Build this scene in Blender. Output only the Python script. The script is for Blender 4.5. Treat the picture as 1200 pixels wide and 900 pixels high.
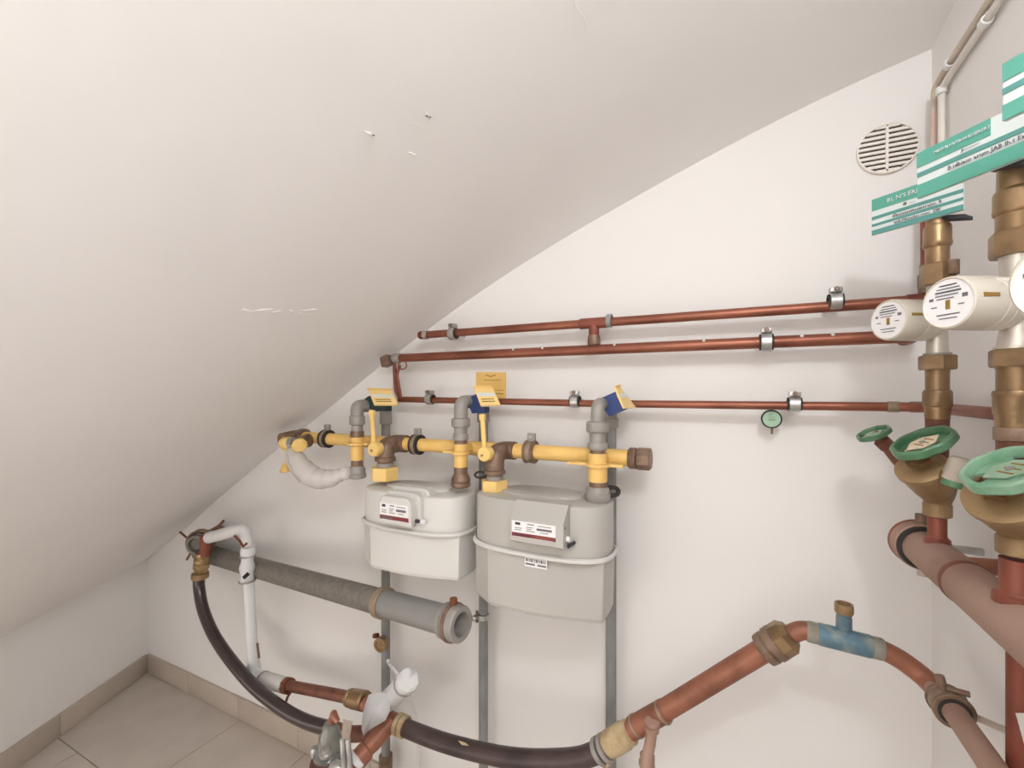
import bpy, bmesh, math, random
from math import sin, cos, pi, sqrt, atan2, radians
from mathutils import Vector, Matrix
random.seed(4)
for o in list(bpy.data.objects): bpy.data.objects.remove(o)
SC = bpy.context.scene
COL = SC.collection

# ------------------------------------------------------------------ camera
# room frame: back wall is the plane y=0, left corner at x=0, floor z=0, metres
F, CX, CY, CAMZ = 525.0, 600.0, 460.0, 1.3
XC, YC = 2.44865, -1.13124
YAW = atan2(1071.0, F)
S_, C_ = sin(YAW), cos(YAW)
cam_d = bpy.data.cameras.new('camera')
cam = bpy.data.objects.new('camera', cam_d); COL.objects.link(cam)
cam.location = (XC, YC, CAMZ)
cam.rotation_euler = (pi/2, 0, pi/2 - YAW)
cam_d.sensor_width = 36.0
cam_d.lens = 36.0*F/1200.0
cam_d.shift_y = (CY-450.0)/1200.0
cam_d.clip_start = 0.02
SC.camera = cam

# ------------------------------------------------------------------ light
w = bpy.data.worlds.new('world'); SC.world = w; w.use_nodes = True
bg = w.node_tree.nodes['Background']
bg.inputs[0].default_value = (1.0, 0.93, 0.87, 1); bg.inputs[1].default_value = 3.7
ld = bpy.data.lights.new('ceiling_bulb', 'POINT'); ld.energy = 18.5; ld.shadow_soft_size = 0.035
ld.color = (0.95, 0.98, 1.0)
lo = bpy.data.objects.new('ceiling_bulb', ld); COL.objects.link(lo); lo.location = (2.63, -1.30, 1.95)
SC.view_settings.view_transform = 'Standard'; SC.view_settings.look = 'None'
SC.view_settings.gamma = 1.0; SC.view_settings.use_curve_mapping = False
SC.view_settings.exposure = -0.46

# ------------------------------------------------------------------ survey helpers
def ray(px, py):
    a = (px-CX)/F
    return Vector((a*S_-C_, a*C_+S_, -(py-CY)/F))
def at(px, py, d=0.0):
    r = ray(px, py); t = (-d-YC)/r.y
    return Vector((XC+r.x*t, -d, CAMZ+r.z*t))
def atx(px, py, X):
    r = ray(px, py); t = (X-XC)/r.x
    return Vector((X, YC+r.y*t, CAMZ+r.z*t))
def depth(p): return -C_*(p.x-XC)+S_*(p.y-YC)
def rr(hw, p):
    f = depth(p); l = S_*(p.x-XC)+C_*(p.y-YC)
    return hw*f/F*f/sqrt(f*f+l*l)

# ------------------------------------------------------------------ materials
def lin(c): return tuple(((v/255)/12.92 if v/255 <= .04045 else ((v/255+.055)/1.055)**2.4) for v in c)
def mat(name, rgb, rough=.5, metal=0.0, var=.12, scale=30.0, bump=0.0, bscale=80.0, rgb2=None, mix=(.45,.7), coat=0.0, trans=0.0, stretch=(1,1,1), alpha=1.0):
    m = bpy.data.materials.new(name); m.use_nodes = True
    nt = m.node_tree; N = nt.nodes; L = nt.links
    b = N['Principled BSDF']
    b.inputs['Roughness'].default_value = rough; b.inputs['Metallic'].default_value = metal
    b.inputs['Coat Weight'].default_value = coat
    b.inputs['Transmission Weight'].default_value = trans
    tc = N.new('ShaderNodeTexCoord'); mp = N.new('ShaderNodeMapping'); mp.inputs['Scale'].default_value = stretch
    L.new(tc.outputs['Object'], mp.inputs[0])
    nz = N.new('ShaderNodeTexNoise'); nz.inputs['Scale'].default_value = scale; nz.inputs['Detail'].default_value = 6
    L.new(mp.outputs[0], nz.inputs['Vector'])
    rp = N.new('ShaderNodeValToRGB')
    a = lin(rgb); e = rp.color_ramp.elements
    if rgb2:
        c2 = lin(rgb2); e[0].position, e[1].position = mix
        e[0].color = (*a, 1); e[1].color = (*c2, 1)
    else:
        e[0].position = .3; e[1].position = .7
        e[0].color = (*[v*(1-var) for v in a], 1); e[1].color = (*[min(1, v*(1+var*.6)) for v in a], 1)
    L.new(nz.outputs['Fac'], rp.inputs[0]); L.new(rp.outputs[0], b.inputs['Base Color'])
    if bump:
        n2 = N.new('ShaderNodeTexNoise'); n2.inputs['Scale'].default_value = bscale; n2.inputs['Detail'].default_value = 4
        L.new(mp.outputs[0], n2.inputs['Vector'])
        bp = N.new('ShaderNodeBump'); bp.inputs['Strength'].default_value = bump; bp.inputs['Distance'].default_value = .004
        L.new(n2.outputs['Fac'], bp.inputs['Height']); L.new(bp.outputs[0], b.inputs['Normal'])
    return m
M = {}
M['wall'] = mat('wall_paint', (238,236,234), .85, var=.012, scale=3, bump=.10, bscale=60)
M['ceil'] = mat('ceiling_plaster', (243,241,240), .9, var=.03, scale=2.2, bump=.22, bscale=14)
M['crack'] = mat('plaster_chip', (238,235,232), .9, var=.05, bump=.3)
M['hole'] = mat('dark_hole', (40,36,33), .9)
M['tile'] = mat('floor_tile', (200,190,180), .55, var=.07, scale=9, bump=.05, bscale=200)
M['btile'] = mat('base_tile', (190,178,165), .55, var=.06, scale=9)
M['grout'] = mat('grout', (150,138,126), .9)
M['copper'] = mat('copper_pipe', (156,98,78), .40, .55, scale=14, rgb2=(120,70,54), mix=(.4,.68), stretch=(.4,1,1))
M['copperd'] = mat('dull_copper', (158,104,82), .48, .3, scale=18, rgb2=(122,80,62), bump=.08, bscale=90)
M['copperk'] = mat('dusty_copper', (172,142,126), .78, .05, scale=7, rgb2=(146,108,92), mix=(.45,.72), bump=.08, bscale=120)
M['copperr'] = mat('red_copper', (136,74,58), .5, .2, scale=12, rgb2=(108,54,42))
M['copperb'] = mat('weathered_copper', (128,82,66), .55, .25, scale=26, rgb2=(96,58,48), bump=.15, bscale=70)
M['solder'] = mat('solder', (160,142,122), .5, .4, scale=60)
M['verdi'] = mat('verdigris', (92,122,138), .6, .2, scale=40, rgb2=(148,154,146), mix=(.45,.72), bump=.2, bscale=120)
M['patina'] = mat('pale_patina', (150,150,138), .7, .1, scale=45, rgb2=(128,118,104))
M['brass'] = mat('aged_brass', (156,128,94), .36, .65, scale=22, rgb2=(114,92,68), mix=(.4,.72), bump=.10, bscale=120)
M['brassy'] = mat('new_brass', (172,144,104), .3, .65, scale=24, rgb2=(124,98,68))
M['brassc'] = mat('cast_brass', (166,138,100), .5, .35, scale=18, rgb2=(134,108,76), mix=(.4,.7), bump=.16, bscale=260)
M['bronze'] = mat('brown_fitting', (138,114,96), .5, .35, scale=40, rgb2=(106,84,68), bump=.12, bscale=150)
M['hemp'] = mat('hemp_winding', (196,176,140), .8, .1, scale=30, rgb2=(160,136,102), bump=.6, bscale=160)
M['yellow'] = mat('yellow_paint', (238,196,116), .45, var=.08, scale=20)
M['yellowp'] = mat('yellow_plastic', (242,206,128), .4, var=.05, scale=20)
M['yellowl'] = mat('yellow_label', (244,212,146), .45, var=.04, scale=25)
M['chrome'] = mat('zinc', (192,192,190), .3, .8, var=.15, scale=40)
M['chromed'] = mat('satin_nickel', (206,200,190), .33, .75, var=.12, scale=30)
M['galv'] = mat('galvanised_grey', (146,147,145), .6, .15, scale=35, rgb2=(124,124,122), mix=(.4,.7), stretch=(1,1,.3))
M['galvd'] = mat('old_galvanised', (134,129,122), .65, .15, scale=70, rgb2=(116,111,105), mix=(.35,.7), bump=.03, bscale=200)
M['greyf'] = mat('grey_fitting', (158,153,148), .55, .15, var=.1, scale=50, bump=.15, bscale=140)
M['greyp'] = mat('grey_pvc', (140,139,136), .5, var=.06, scale=20)
M['rubber'] = mat('black_rubber', (52,47,45), .8)
M['hose'] = mat('dark_hose', (62,50,50), .3, var=.2, scale=10, rgb2=(48,38,38), coat=.3)
M['hoseb'] = mat('brown_hose', (78,62,60), .45, scale=10, rgb2=(56,44,44), coat=.15)
M['white'] = mat('white_pvc', (232,232,231), .45, var=.03, scale=10)
M['foil'] = mat('white_wrap', (226,227,228), .5, var=.04, scale=20, bump=.3, bscale=30)
M['cloth'] = mat('white_cloth', (246,246,247), .8, var=.02, scale=20, bump=.2, bscale=40)
M['metl'] = mat('meter_light', (214,213,209), .42, var=.015, scale=6)
M['metg'] = mat('meter_grey', (184,181,175), .42, var=.015, scale=6)
M['label'] = mat('label_white', (238,236,236), .5, var=.01)
M['maroon'] = mat('label_maroon', (128,44,52), .5, var=.05)
M['ink'] = mat('ink_grey', (110,110,118), .6)
M['inkd'] = mat('ink_dark', (52,52,58), .6)
M['inkb'] = mat('ink_brown', (150,116,52), .6)
M['teal'] = mat('sign_teal', (92,166,148), .45, var=.03, scale=14)
M['teald'] = mat('sign_teal_dark', (90,150,144), .45, var=.03, scale=14)
M['signw'] = mat('sign_white', (216,224,222), .4, var=.01)
M['green'] = mat('green_enamel', (86,130,96), .35, scale=35, rgb2=(66,110,76), coat=.2)
M['greenl'] = mat('light_green_enamel', (146,188,160), .38, scale=30, rgb2=(112,164,130), coat=.2)
M['cream'] = mat('cream_plate', (232,214,186), .6, var=.1, scale=80)
M['plastic'] = mat('ivory_plastic', (206,198,185), .3, var=.02, scale=8, coat=.35)
M['beige'] = mat('beige_cap', (196,184,170), .5)
M['tan'] = mat('tan_conduit', (206,192,174), .5, var=.04)
M['pinkc'] = mat('pink_conduit', (214,190,176), .5, var=.04)
M['conw'] = mat('white_conduit', (226,220,212), .45, var=.03)
M['blue'] = mat('navy_sleeve', (48,68,122), .55)
M['dgreen'] = mat('dark_green_sleeve', (40,66,68), .55)
M['vent'] = mat('vent_white', (238,232,224), .5, var=.01)
M['clear'] = mat('clear_cap', (214,216,210), .1, scale=40, rgb2=(180,182,176), trans=.75)
M['bag'] = mat('milky_plastic', (236,231,228), .22, var=.02, scale=14, bump=.25, bscale=30, trans=.25)
M['pump'] = mat('dark_red_enamel', (84,52,48), .45)
M['paper'] = mat('grey_tag', (186,172,158), .7)
M['rust'] = mat('rust', (122,72,44), .8, scale=60, rgb2=(88,52,36), bump=.2)
M['gauge'] = mat('gauge_green', (158,190,164), .5)

# ------------------------------------------------------------------ mesh helpers
def B(): return bmesh.new()
def frame(axis, ref=None):
    a = Vector(axis).normalized()
    r = Vector(ref) if ref is not None else (Vector((0,0,1)) if abs(a.z) < .9 else Vector((0,-1,0)))
    x = r.cross(a)
    if x.length < 1e-6: x = Vector((1,0,0)).cross(a)
    x.normalize(); return x, a.cross(x), a
def lathe(bm, p0, axis, prof, segs=24, ref=None, phase=0.0):
    """prof: (distance along axis, radius) list; radius 0 closes to a point"""
    x, y, a = frame(axis, ref); p0 = Vector(p0); rings = []
    for t, r in prof:
        c = p0+a*t
        if r <= 1e-7: rings.append([bm.verts.new(c)])
        else: rings.append([bm.verts.new(c+x*(r*cos(2*pi*k/segs+phase))+y*(r*sin(2*pi*k/segs+phase))) for k in range(segs)])
    for A_, B_ in zip(rings, rings[1:]):
        for k in range(segs):
            k2 = (k+1) % segs
            if len(A_) == 1 and len(B_) == 1: continue
            if len(A_) == 1: bm.faces.new((A_[0], B_[k2], B_[k]))
            elif len(B_) == 1: bm.faces.new((A_[k], A_[k2], B_[0]))
            else: bm.faces.new((A_[k], A_[k2], B_[k2], B_[k]))
    for R_, fl in ((rings[0], True), (rings[-1], False)):
        if len(R_) > 2: bm.faces.new(R_[::-1] if fl else R_)
    return bm
def cyl(bm, p, q, r, segs=20, r2=None, bev=0.0):
    p, q = Vector(p), Vector(q); L = (q-p).length; r2 = r if r2 is None else r2
    if bev: pr = [(0, r-bev), (bev, r), (L-bev, r2), (L, r2-bev)]
    else: pr = [(0, r), (L, r2)]
    return lathe(bm, p, q-p, pr, segs)
def ring(bm, c, axis, ri, ro, h, segs=32, bev=None):
    x, y, a = frame(axis); c = Vector(c); bev = min(h, ro-ri)*.2 if bev is None else bev
    sec = [(-h/2, ri), (-h/2, ro-bev), (-h/2+bev, ro), (h/2-bev, ro), (h/2, ro-bev), (h/2, ri)]
    rg = [[bm.verts.new(c+a*t+x*(r*cos(2*pi*k/segs))+y*(r*sin(2*pi*k/segs))) for t, r in sec] for k in range(segs)]
    n = len(sec)
    for k in range(segs):
        A_, B_ = rg[k], rg[(k+1) % segs]
        for i in range(n):
            j = (i+1) % n
            bm.faces.new((A_[i], B_[i], B_[j], A_[j]))
    return bm
def tube(bm, pts, r, segs=16, caps=True):
    pts = [Vector(p) for p in pts]; n = len(pts)
    rs = r if isinstance(r, (list, tuple)) else [r]*n
    tg = [((pts[min(i+1, n-1)]-pts[max(i-1, 0)]).normalized()) for i in range(n)]
    x, y, a = frame(tg[0]); rings = []
    for i in range(n):
        x = (x-tg[i]*x.dot(tg[i])).normalized(); y = tg[i].cross(x)
        rings.append([bm.verts.new(pts[i]+x*(rs[i]*cos(2*pi*k/segs))+y*(rs[i]*sin(2*pi*k/segs))) for k in range(segs)])
    for A_, B_ in zip(rings, rings[1:]):
        for k in range(segs):
            k2 = (k+1) % segs; bm.faces.new((A_[k], A_[k2], B_[k2], B_[k]))
    if caps: bm.faces.new(rings[0][::-1]); bm.faces.new(rings[-1])
    return bm
def fillet(pts, R, n=7):
    pts = [Vector(p) for p in pts]; out = [pts[0]]
    for i in range(1, len(pts)-1):
        a = (pts[i-1]-pts[i]); b = (pts[i+1]-pts[i]); la, lb = a.length, b.length
        a.normalize(); b.normalize()
        d = min(R, la*.48, lb*.48); p, q = pts[i]+a*d, pts[i]+b*d
        for k in range(n+1):
            t = k/n; out.append((1-t)**2*p+2*t*(1-t)*pts[i]+t*t*q)
    out.append(pts[-1]); return out
def spline(pts, n=8):
    pts = [Vector(p) for p in pts]; P_ = [2*pts[0]-pts[1]]+pts+[2*pts[-1]-pts[-2]]; out = []
    for i in range(1, len(P_)-2):
        p0, p1, p2, p3 = P_[i-1:i+3]
        for k in range(n):
            t = k/n
            out.append(.5*((2*p1)+(p2-p0)*t+(2*p0-5*p1+4*p2-p3)*t*t+(3*p1-p0-3*p2+p3)*t**3))
    out.append(pts[-1]); return out
def box(bm, c, sx, sy, sz, X=(1,0,0), Y=(0,1,0), Z=(0,0,1), bev=0.0):
    X, Y, Z, c = Vector(X), Vector(Y), Vector(Z), Vector(c); vs = []
    for k in (-1, 1):
        for j in (-1, 1):
            for i in (-1, 1): vs.append(bm.verts.new(c+X*(i*sx/2)+Y*(j*sy/2)+Z*(k*sz/2)))
    fs = [bm.faces.new([vs[i] for i in f]) for f in ((0,2,3,1),(4,5,7,6),(0,1,5,4),(2,6,7,3),(0,4,6,2),(1,3,7,5))]
    if bev:
        es = list({e for f in fs for e in f.edges})
        bmesh.ops.bevel(bm, geom=es, offset=bev, segments=2, profile=.5, affect='EDGES')
    return bm
def slab(bm, pts, th, nrm=None):
    """flat polygon pts given thickness th behind it (against nrm)"""
    pts = [Vector(p) for p in pts]
    if nrm is None:
        nrm = (pts[1]-pts[0]).cross(pts[2]-pts[0]).normalized()
        if nrm.dot(Vector((XC, YC, CAMZ))-pts[0]) < 0: nrm = -nrm
    nrm = Vector(nrm).normalized()
    a = [bm.verts.new(p) for p in pts]; b = [bm.verts.new(p-nrm*th) for p in pts]; n = len(pts)
    bm.faces.new(a); bm.faces.new(b[::-1])
    for i in range(n):
        j = (i+1) % n; bm.faces.new((a[i], b[i], b[j], a[j]))
    return bm
def prism(bm, rings):
    """skin between equal-length loops, capped"""
    V = [[bm.verts.new(p) for p in R_] for R_ in rings]; n = len(V[0])
    for A_, B_ in zip(V, V[1:]):
        for k in range(n):
            k2 = (k+1) % n; bm.faces.new((A_[k], A_[k2], B_[k2], B_[k]))
    bm.faces.new(V[0][::-1]); bm.faces.new(V[-1]); return bm

def link(name, bm, m, loc=(0,0,0), parent=None, ang=38):
    loc = Vector(loc)
    for v in bm.verts: v.co -= loc
    bmesh.ops.recalc_face_normals(bm, faces=bm.faces[:])
    me = bpy.data.meshes.new(name)
    for f in bm.faces: f.smooth = True
    bm.to_mesh(me); bm.free()
    me.set_sharp_from_angle(angle=radians(ang))
    o = bpy.data.objects.new(name, me); COL.objects.link(o)
    me.materials.append(m if not isinstance(m, str) else M[m])
    if parent is not None: o.parent = parent
    else: o.location = loc
    return o
class Thing:
    def __init__(s, name, label, cat, loc, group=None):
        s.loc = Vector(loc); s.o = bpy.data.objects.new(name, None); COL.objects.link(s.o)
        s.o.empty_display_size = .02; s.o.location = s.loc
        s.o['label'] = label; s.o['category'] = cat
        if group: s.o['group'] = group
    def part(s, name, bm, m, label=None, parent=None, ang=38):
        o = link(name, bm, m, s.loc, parent or s.o, ang)
        if label: o['label'] = label
        return o
def solo(name, label, cat, bm, m, group=None):
    c = sum((v.co for v in bm.verts), Vector())/len(bm.verts)
    o = link(name, bm, m, c); o['label'] = label; o['category'] = cat
    if group: o['group'] = group
    return o
def struct(name, bm, m, parent=None):
    o = link(name, bm, m, (0,0,0), parent)
    if parent is None: o['kind'] = 'structure'
    return o
def stack(th, px, d, entries, p=None, label=None):
    """vertical turned pieces: (name, material, segs, [(pixel row, half width px)...])"""
    out = []
    for e in entries:
        name, m, segs, prof = e[:4]
        q = p or at(px, 460, d); k = rr(1.0, q); dep = depth(q)
        zz = [(CAMZ-(y-CY)/F*dep, hw*k) for y, hw in prof]
        z0 = zz[-1][0]
        pr = [(z-z0, r) for z, r in zz][::-1]
        bm = lathe(B(), (q.x, q.y, z0), (0,0,1), pr, segs, ref=(0,-1,0), phase=e[4] if len(e) > 4 else 0)
        out.append(th.part(name, bm, m))
    return out
def zrow(q, y): return CAMZ-(y-CY)/F*depth(q)

# ------------------------------------------------------------------ structure
prof_pts = [(0,.524),(.32,.716),(.55,.868),(.78,1.01),(1.0,1.142),(1.163,1.236),(1.388,1.372),(1.573,1.478),(1.726,1.560),(1.871,1.632),(1.997,1.688),(2.116,1.738),(2.345,1.826),(2.52,1.887),(2.672,1.932),(2.795,1.962)]
RX = 2.795
sp = spline([(x,0,z) for x, z in prof_pts], 4)
WL = Vector((.408, -.913, 0)); FY = -1.95
def gen_dir(x):
    t = min(1, max(0, x/RX)); t = t*t*(3-2*t)
    dx = WL.x/-WL.y*(1-t)                      # sideways drift per metre towards the room
    return Vector((dx, -1, -.09*(1-t)+.11*t))
NL = 8
def ceil_pt(p, k): return p+gen_dir(p.x)*(-FY*k/NL)
bm = B()
bot = [[bm.verts.new(ceil_pt(p, k)) for k in range(NL+1)] for p in sp]
top = [[bm.verts.new(ceil_pt(p, k)+Vector((-.04,0,.08))) for k in range(NL+1)] for p in sp]
for G_ in (bot, top):
    for A_, B_ in zip(G_, G_[1:]):
        for k in range(NL): bm.faces.new((A_[k], A_[k+1], B_[k+1], B_[k]))
for k in range(NL):
    bm.faces.new((bot[0][k], bot[0][k+1], top[0][k+1], top[0][k])); bm.faces.new((bot[-1][k], bot[-1][k+1], top[-1][k+1], top[-1][k]))
for i in range(len(sp)-1):
    bm.faces.new((bot[i][0], bot[i+1][0], top[i+1][0], top[i][0])); bm.faces.new((bot[i][NL], bot[i+1][NL], top[i+1][NL], top[i][NL]))
ceiling = struct('ceiling', bm, 'ceil')
def wallslab(name, poly, nrm, th=.1):
    bm = B(); slab(bm, poly, th, nrm); return struct(name, bm, 'wall')
wallslab('wall_back', [(0,0,-.02)]+[(p.x,0,p.z) for p in sp]+[(RX,0,-.02)], (0,-1,0))
le = ceil_pt(sp[0], NL)
LT = .42                                    # share of the vault's length that the low left wall runs
le2 = sp[0]+gen_dir(0)*(-FY*LT)
wallslab('wall_left', [(0,0,-.02), (le2.x,le2.y,-.02), le2, sp[0]], (.913,.408,0))
re = ceil_pt(sp[-1], NL)
wallslab('wall_right', [(RX,0,-.02), sp[-1], re, (RX,FY,-.02)], (-1,0,0))
wallslab('fill_baffle_front', [(1.75,FY+.02,-.02), (RX,FY+.02,-.02), (RX,FY+.02,.95), (1.75,FY+.02,.95)], (0,1,0))  # unseen low wall added behind the camera to hold back fill light
bm = B(); slab(bm, [(-.05,.02,-.009),(RX+.05,.02,-.009),(RX+.05,FY,-.009),(-.6,FY,-.009),(-.6,-.78,-.009),(.30,-.78,-.009),(-.05,0,-.009)], .08, (0,0,1))
floor = struct('floor', bm, 'grout')
def clipx(y): return -y*WL.x/-WL.y         # x of the left wall at depth y
def ftile(x0, x1, y0, y1):
    g = .0015
    pts = [(max(x0+g, clipx(y1-g)+.001), y1-g), (x1-g, y1-g), (x1-g, y0+g), (max(x0+g, clipx(y0+g)+.001), y0+g)]
    if pts[1][0] <= pts[0][0]+.01: return
    if pts[2][0] <= pts[3][0]+.01: pts = pts[:3]
    b = B(); slab(b, [(x,y,0) for x, y in pts], .009, (0,0,1)); link('tile', b, 'tile', (0,0,0), floor)
rows = [(0,-.369),(-.369,-.738),(-.738,-1.107),(-1.107,-1.476),(-1.476,-1.95)]
for i, (a, b_) in enumerate(rows):
    xs = [0,.70,1.073,1.68,2.28,RX] if i == 0 else [0,.33,.93,1.53,2.13,RX] if i % 2 else [0,.70,1.30,1.90,2.50,RX]
    for x0, x1 in zip(xs, xs[1:]): ftile(x0, x1, b_, a)
# baseboards of tile pieces
BH = .084
b = B(); box(b, (RX/2, -.003, BH/2-.004), RX-.02, .006, BH-.008); bb = struct('baseboard_back', b, 'grout')
xs = [.012,.337,.684,1.03,1.377,1.724,2.07,2.417,RX-.012]
for x0, x1 in zip(xs, xs[1:]):
    b = B(); box(b, ((x0+x1)/2, -.005, BH/2+.001), x1-x0-.002, .010, BH, bev=.0012); link('tile', b, 'btile', (0,0,0), bb)
b = B(); wd = WL.normalized(); wn = Vector((.913,.408,0)).normalized()
box(b, wd*.44+wn*.003+Vector((0,0,BH/2-.004)), 0.86, .006, BH-.008, X=wd, Y=wn); bl = struct('baseboard_left', b, 'grout')
ts = [.012,.402,.80,.88]
for t0, t1 in zip(ts, ts[1:]):
    b = B(); box(b, wd*((t0+t1)/2)+wn*.005+Vector((0,0,BH/2+.001)), t1-t0-.002, .010, BH, X=wd, Y=wn, bev=.0012); link('tile', b, 'btile', (0,0,0), bl)
# plaster chips and scratches on the vault
def on_ceiling(px, py):
    r = ray(px, py); best = None
    for i, p in enumerate(sp[:-1]):
        for k in range(60):
            q = p+gen_dir(p.x)*(-FY*k/60); v = q-Vector((XC, YC, CAMZ))
            t = v.dot(r)/r.dot(r); e = (v-r*t).length
            if t > 0 and (best is None or e < best[0]): best = (e, t, q)
    return Vector((XC, YC, CAMZ))+r*best[1]*.998
def chip(x0, y0, x1, y1, wd_, m='crack', n=5):
    a, c = on_ceiling(x0, y0), on_ceiling(x1, y1); b = B()
    pts = [a.lerp(c, k/n)+Vector((random.uniform(-1,1),random.uniform(-1,1),0))*.002 for k in range(n+1)]
    tube(b, pts, [wd_*(.4+.6*sin(pi*k/n)) for k in range(n+1)], 6); link('plaster_chip', b, m, (0,0,0), ceiling)
for a in [(379,92,385,97,.0022),(428,153,438,161,.0022),(432,155,438,160,.0014,'hole'),(498,133,507,141,.0022),(500,135,506,140,.0012,'hole'),(484,143,514,160,.0008),(674,0,692,45,.0008),(283,362,300,366,.0014),(300,364,322,362,.0018),(318,366,330,364,.0014),(332,360,348,368,.0018),(345,366,362,370,.0012),(352,364,372,362,.0010),(476,178,488,182,.0010)]: chip(*a)

# ------------------------------------------------------------------ wall copper pipes
def pipe_clamp(px, py, d, rp, label, group='pipe clamps on the copper wall pipes', scale=1.0, mband='chrome', ax=(1,0,0)):
    c = at(px, py, d); t = Thing('pipe_clamp', label, 'pipe clamp', c, group)
    b = B(); ring(b, c, ax, rp*1.02, rp+.0045, .026*scale); t.part('rubber_liner', b, 'rubber')
    b = B(); ring(b, c, ax, rp+.004, rp+.0075, .019*scale); band = t.part('band', b, mband)
    up = Vector((0,0,1))
    b = B(); box(b, c+up*(rp+.0115)+Vector((0,-.002,0)), .021*scale, .020, .010, bev=.002); lug = t.part('lug', b, mband)
    b = B(); lathe(b, c+up*(rp+.0125)+Vector((0,-.016,0)), (0,1,0), [(0,.0),(0,.004),(.004,.005),(.005,.0)], 12); t.part('screw', b, 'bronze', parent=lug)
    b = B(); cyl(b, c+Vector((0,rp+.004,0)), Vector((c.x, -.0005, c.z)), .005, 10); t.part('wall_stud', b, 'chrome')
    return t
D1 = .06
# upper pipe
a, e = at(496, 394.5, D1), at(1079, 349, D1); e.z = a.z = .5*(a.z+e.z)
Z1 = a.z
t = Thing('copper_pipe', 'uppermost of the three copper pipes running along the back wall', 'pipe', a, 'copper pipes on the back wall')
tp = at(697, 379, D1)
t.part('pipe', tube(B(), [a, e], .0108, 20), 'copper')
b = B(); cyl(b, (tp.x-.038,-D1,Z1), (tp.x+.034,-D1,Z1), .0135, 20, bev=.002); tee = t.part('tee_fitting', b, 'copperr')
b = B(); cyl(b, (tp.x-.002,-D1,Z1), (tp.x-.002,-D1,Z1-.036), .0125, 18); t.part('branch', b, 'copperr', parent=tee)
b = B(); lathe(b, (tp.x-.002,-D1,Z1-.030), (0,0,-1), [(0,.0135),(.010,.0155),(.022,.0155),(.029,.009),(.031,0)], 20); t.part('tee_plug', b, 'bronze', parent=tee)
b = B(); ring(b, (tp.x+.036,-D1,Z1+.003), (1,0,0), .011, .0165, .012); t.part('collar', b, 'galv')
b = B(); lathe(b, (a.x-.014,-D1,Z1), (1,0,0), [(0,0),(0,.010),(.004,.012),(.018,.012),(.018,.011)], 18); t.part('end_cap', b, 'copperr')
b = B(); ring(b, (a.x+.010,-D1,Z1), (1,0,0), .0105, .0135, .014); t.part('end_band', b, 'chrome')
# elbow up at the right end
q = Vector((e.x, -D1, Z1)); ztop = zrow(q, 205)
pts = fillet([Vector((e.x-.02,-D1,Z1)), Vector((e.x+.012,-D1,Z1)), Vector((e.x+.012,-D1,ztop))], .02)
t.part('riser', tube(B(), pts, .0125, 18), 'copperr')
b = B(); lathe(b, (e.x+.012,-D1,Z1+.012), (0,0,1), [(0,.0150),(.012,.0165),(.034,.0165),(.036,.014),(.052,.014)], 20); t.part('elbow_fitting', b, 'bronze')
pipe_clamp(531, 391, D1, .0108, 'small dulled clamp near the left end of the uppermost copper pipe', mband='greyf')
pipe_clamp(979, 353.5, D1, .0108, 'bright zinc clamp on the uppermost copper pipe near the water meters')
# middle pipe
a, e = at(464, 420, D1), at(1048, 394.5, D1); Z2 = .5*(a.z+e.z); a.z = e.z = Z2
t = Thing('copper_pipe', 'thickest, middle one of the three copper pipes along the back wall', 'pipe', a, 'copper pipes on the back wall')
pts = fillet([a, Vector((e.x+.03,-D1,Z2)), Vector((e.x+.03,0.0,Z2))], .03)
t.part('pipe', tube(B(), pts, .0125, 20), 'copper')
b = B(); lathe(b, (a.x-.012,-D1,Z2), (1,0,0), [(0,.012),(.008,.0155),(.026,.0155),(.030,.0125)], 20); t.part('end_socket', b, 'greyf')
b = B(); box(b, (a.x-.030,-D1-.006,Z2-.008), .036, .030, .032, X=(.94,-.2,.26), Z=(-.26,0,.96), bev=.003); t.part('end_block', b, 'bronze')
z3l = at(470, 468, D1).z
b = B(); tube(b, fillet([(a.x-.006,-D1,Z2-.008),(a.x-.002,-D1,z3l+.03),(a.x+.016,-D1,z3l+.002),(a.x+.03,-D1,z3l)], .012), .0058, 12); t.part('drop_tube', b, 'copperr')
b = B(); tube(b, fillet([(a.x+.022,-D1-.008,Z2-.022),(a.x+.010,-D1-.008,Z2-.05),(a.x+.024,-D1-.006,z3l+.004)], .012), .0048, 12); t.part('drop_tube', b, 'copperr')
b = B(); tube(b, [(a.x+.03+.016*cos(k*pi/8),-D1-.006,Z2-.022+.013*sin(k*pi/8)) for k in range(17)], .0024, 8); t.part('wire_loop', b, 'copperd')
for px in (603, 637, 721, 939, 975, 825):
    q = at(px, 400, D1); b = B(); lathe(b, (q.x,-D1-.0085,Z2+.0085), (0,-.7,.7), [(0,.0035),(.0016,.0028),(.0018,0)], 10); t.part('paint_drip', b, 'signw', 'white paint spot')
pipe_clamp(898, 401, D1, .0125, 'bright zinc clamp on the middle copper pipe')
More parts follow.
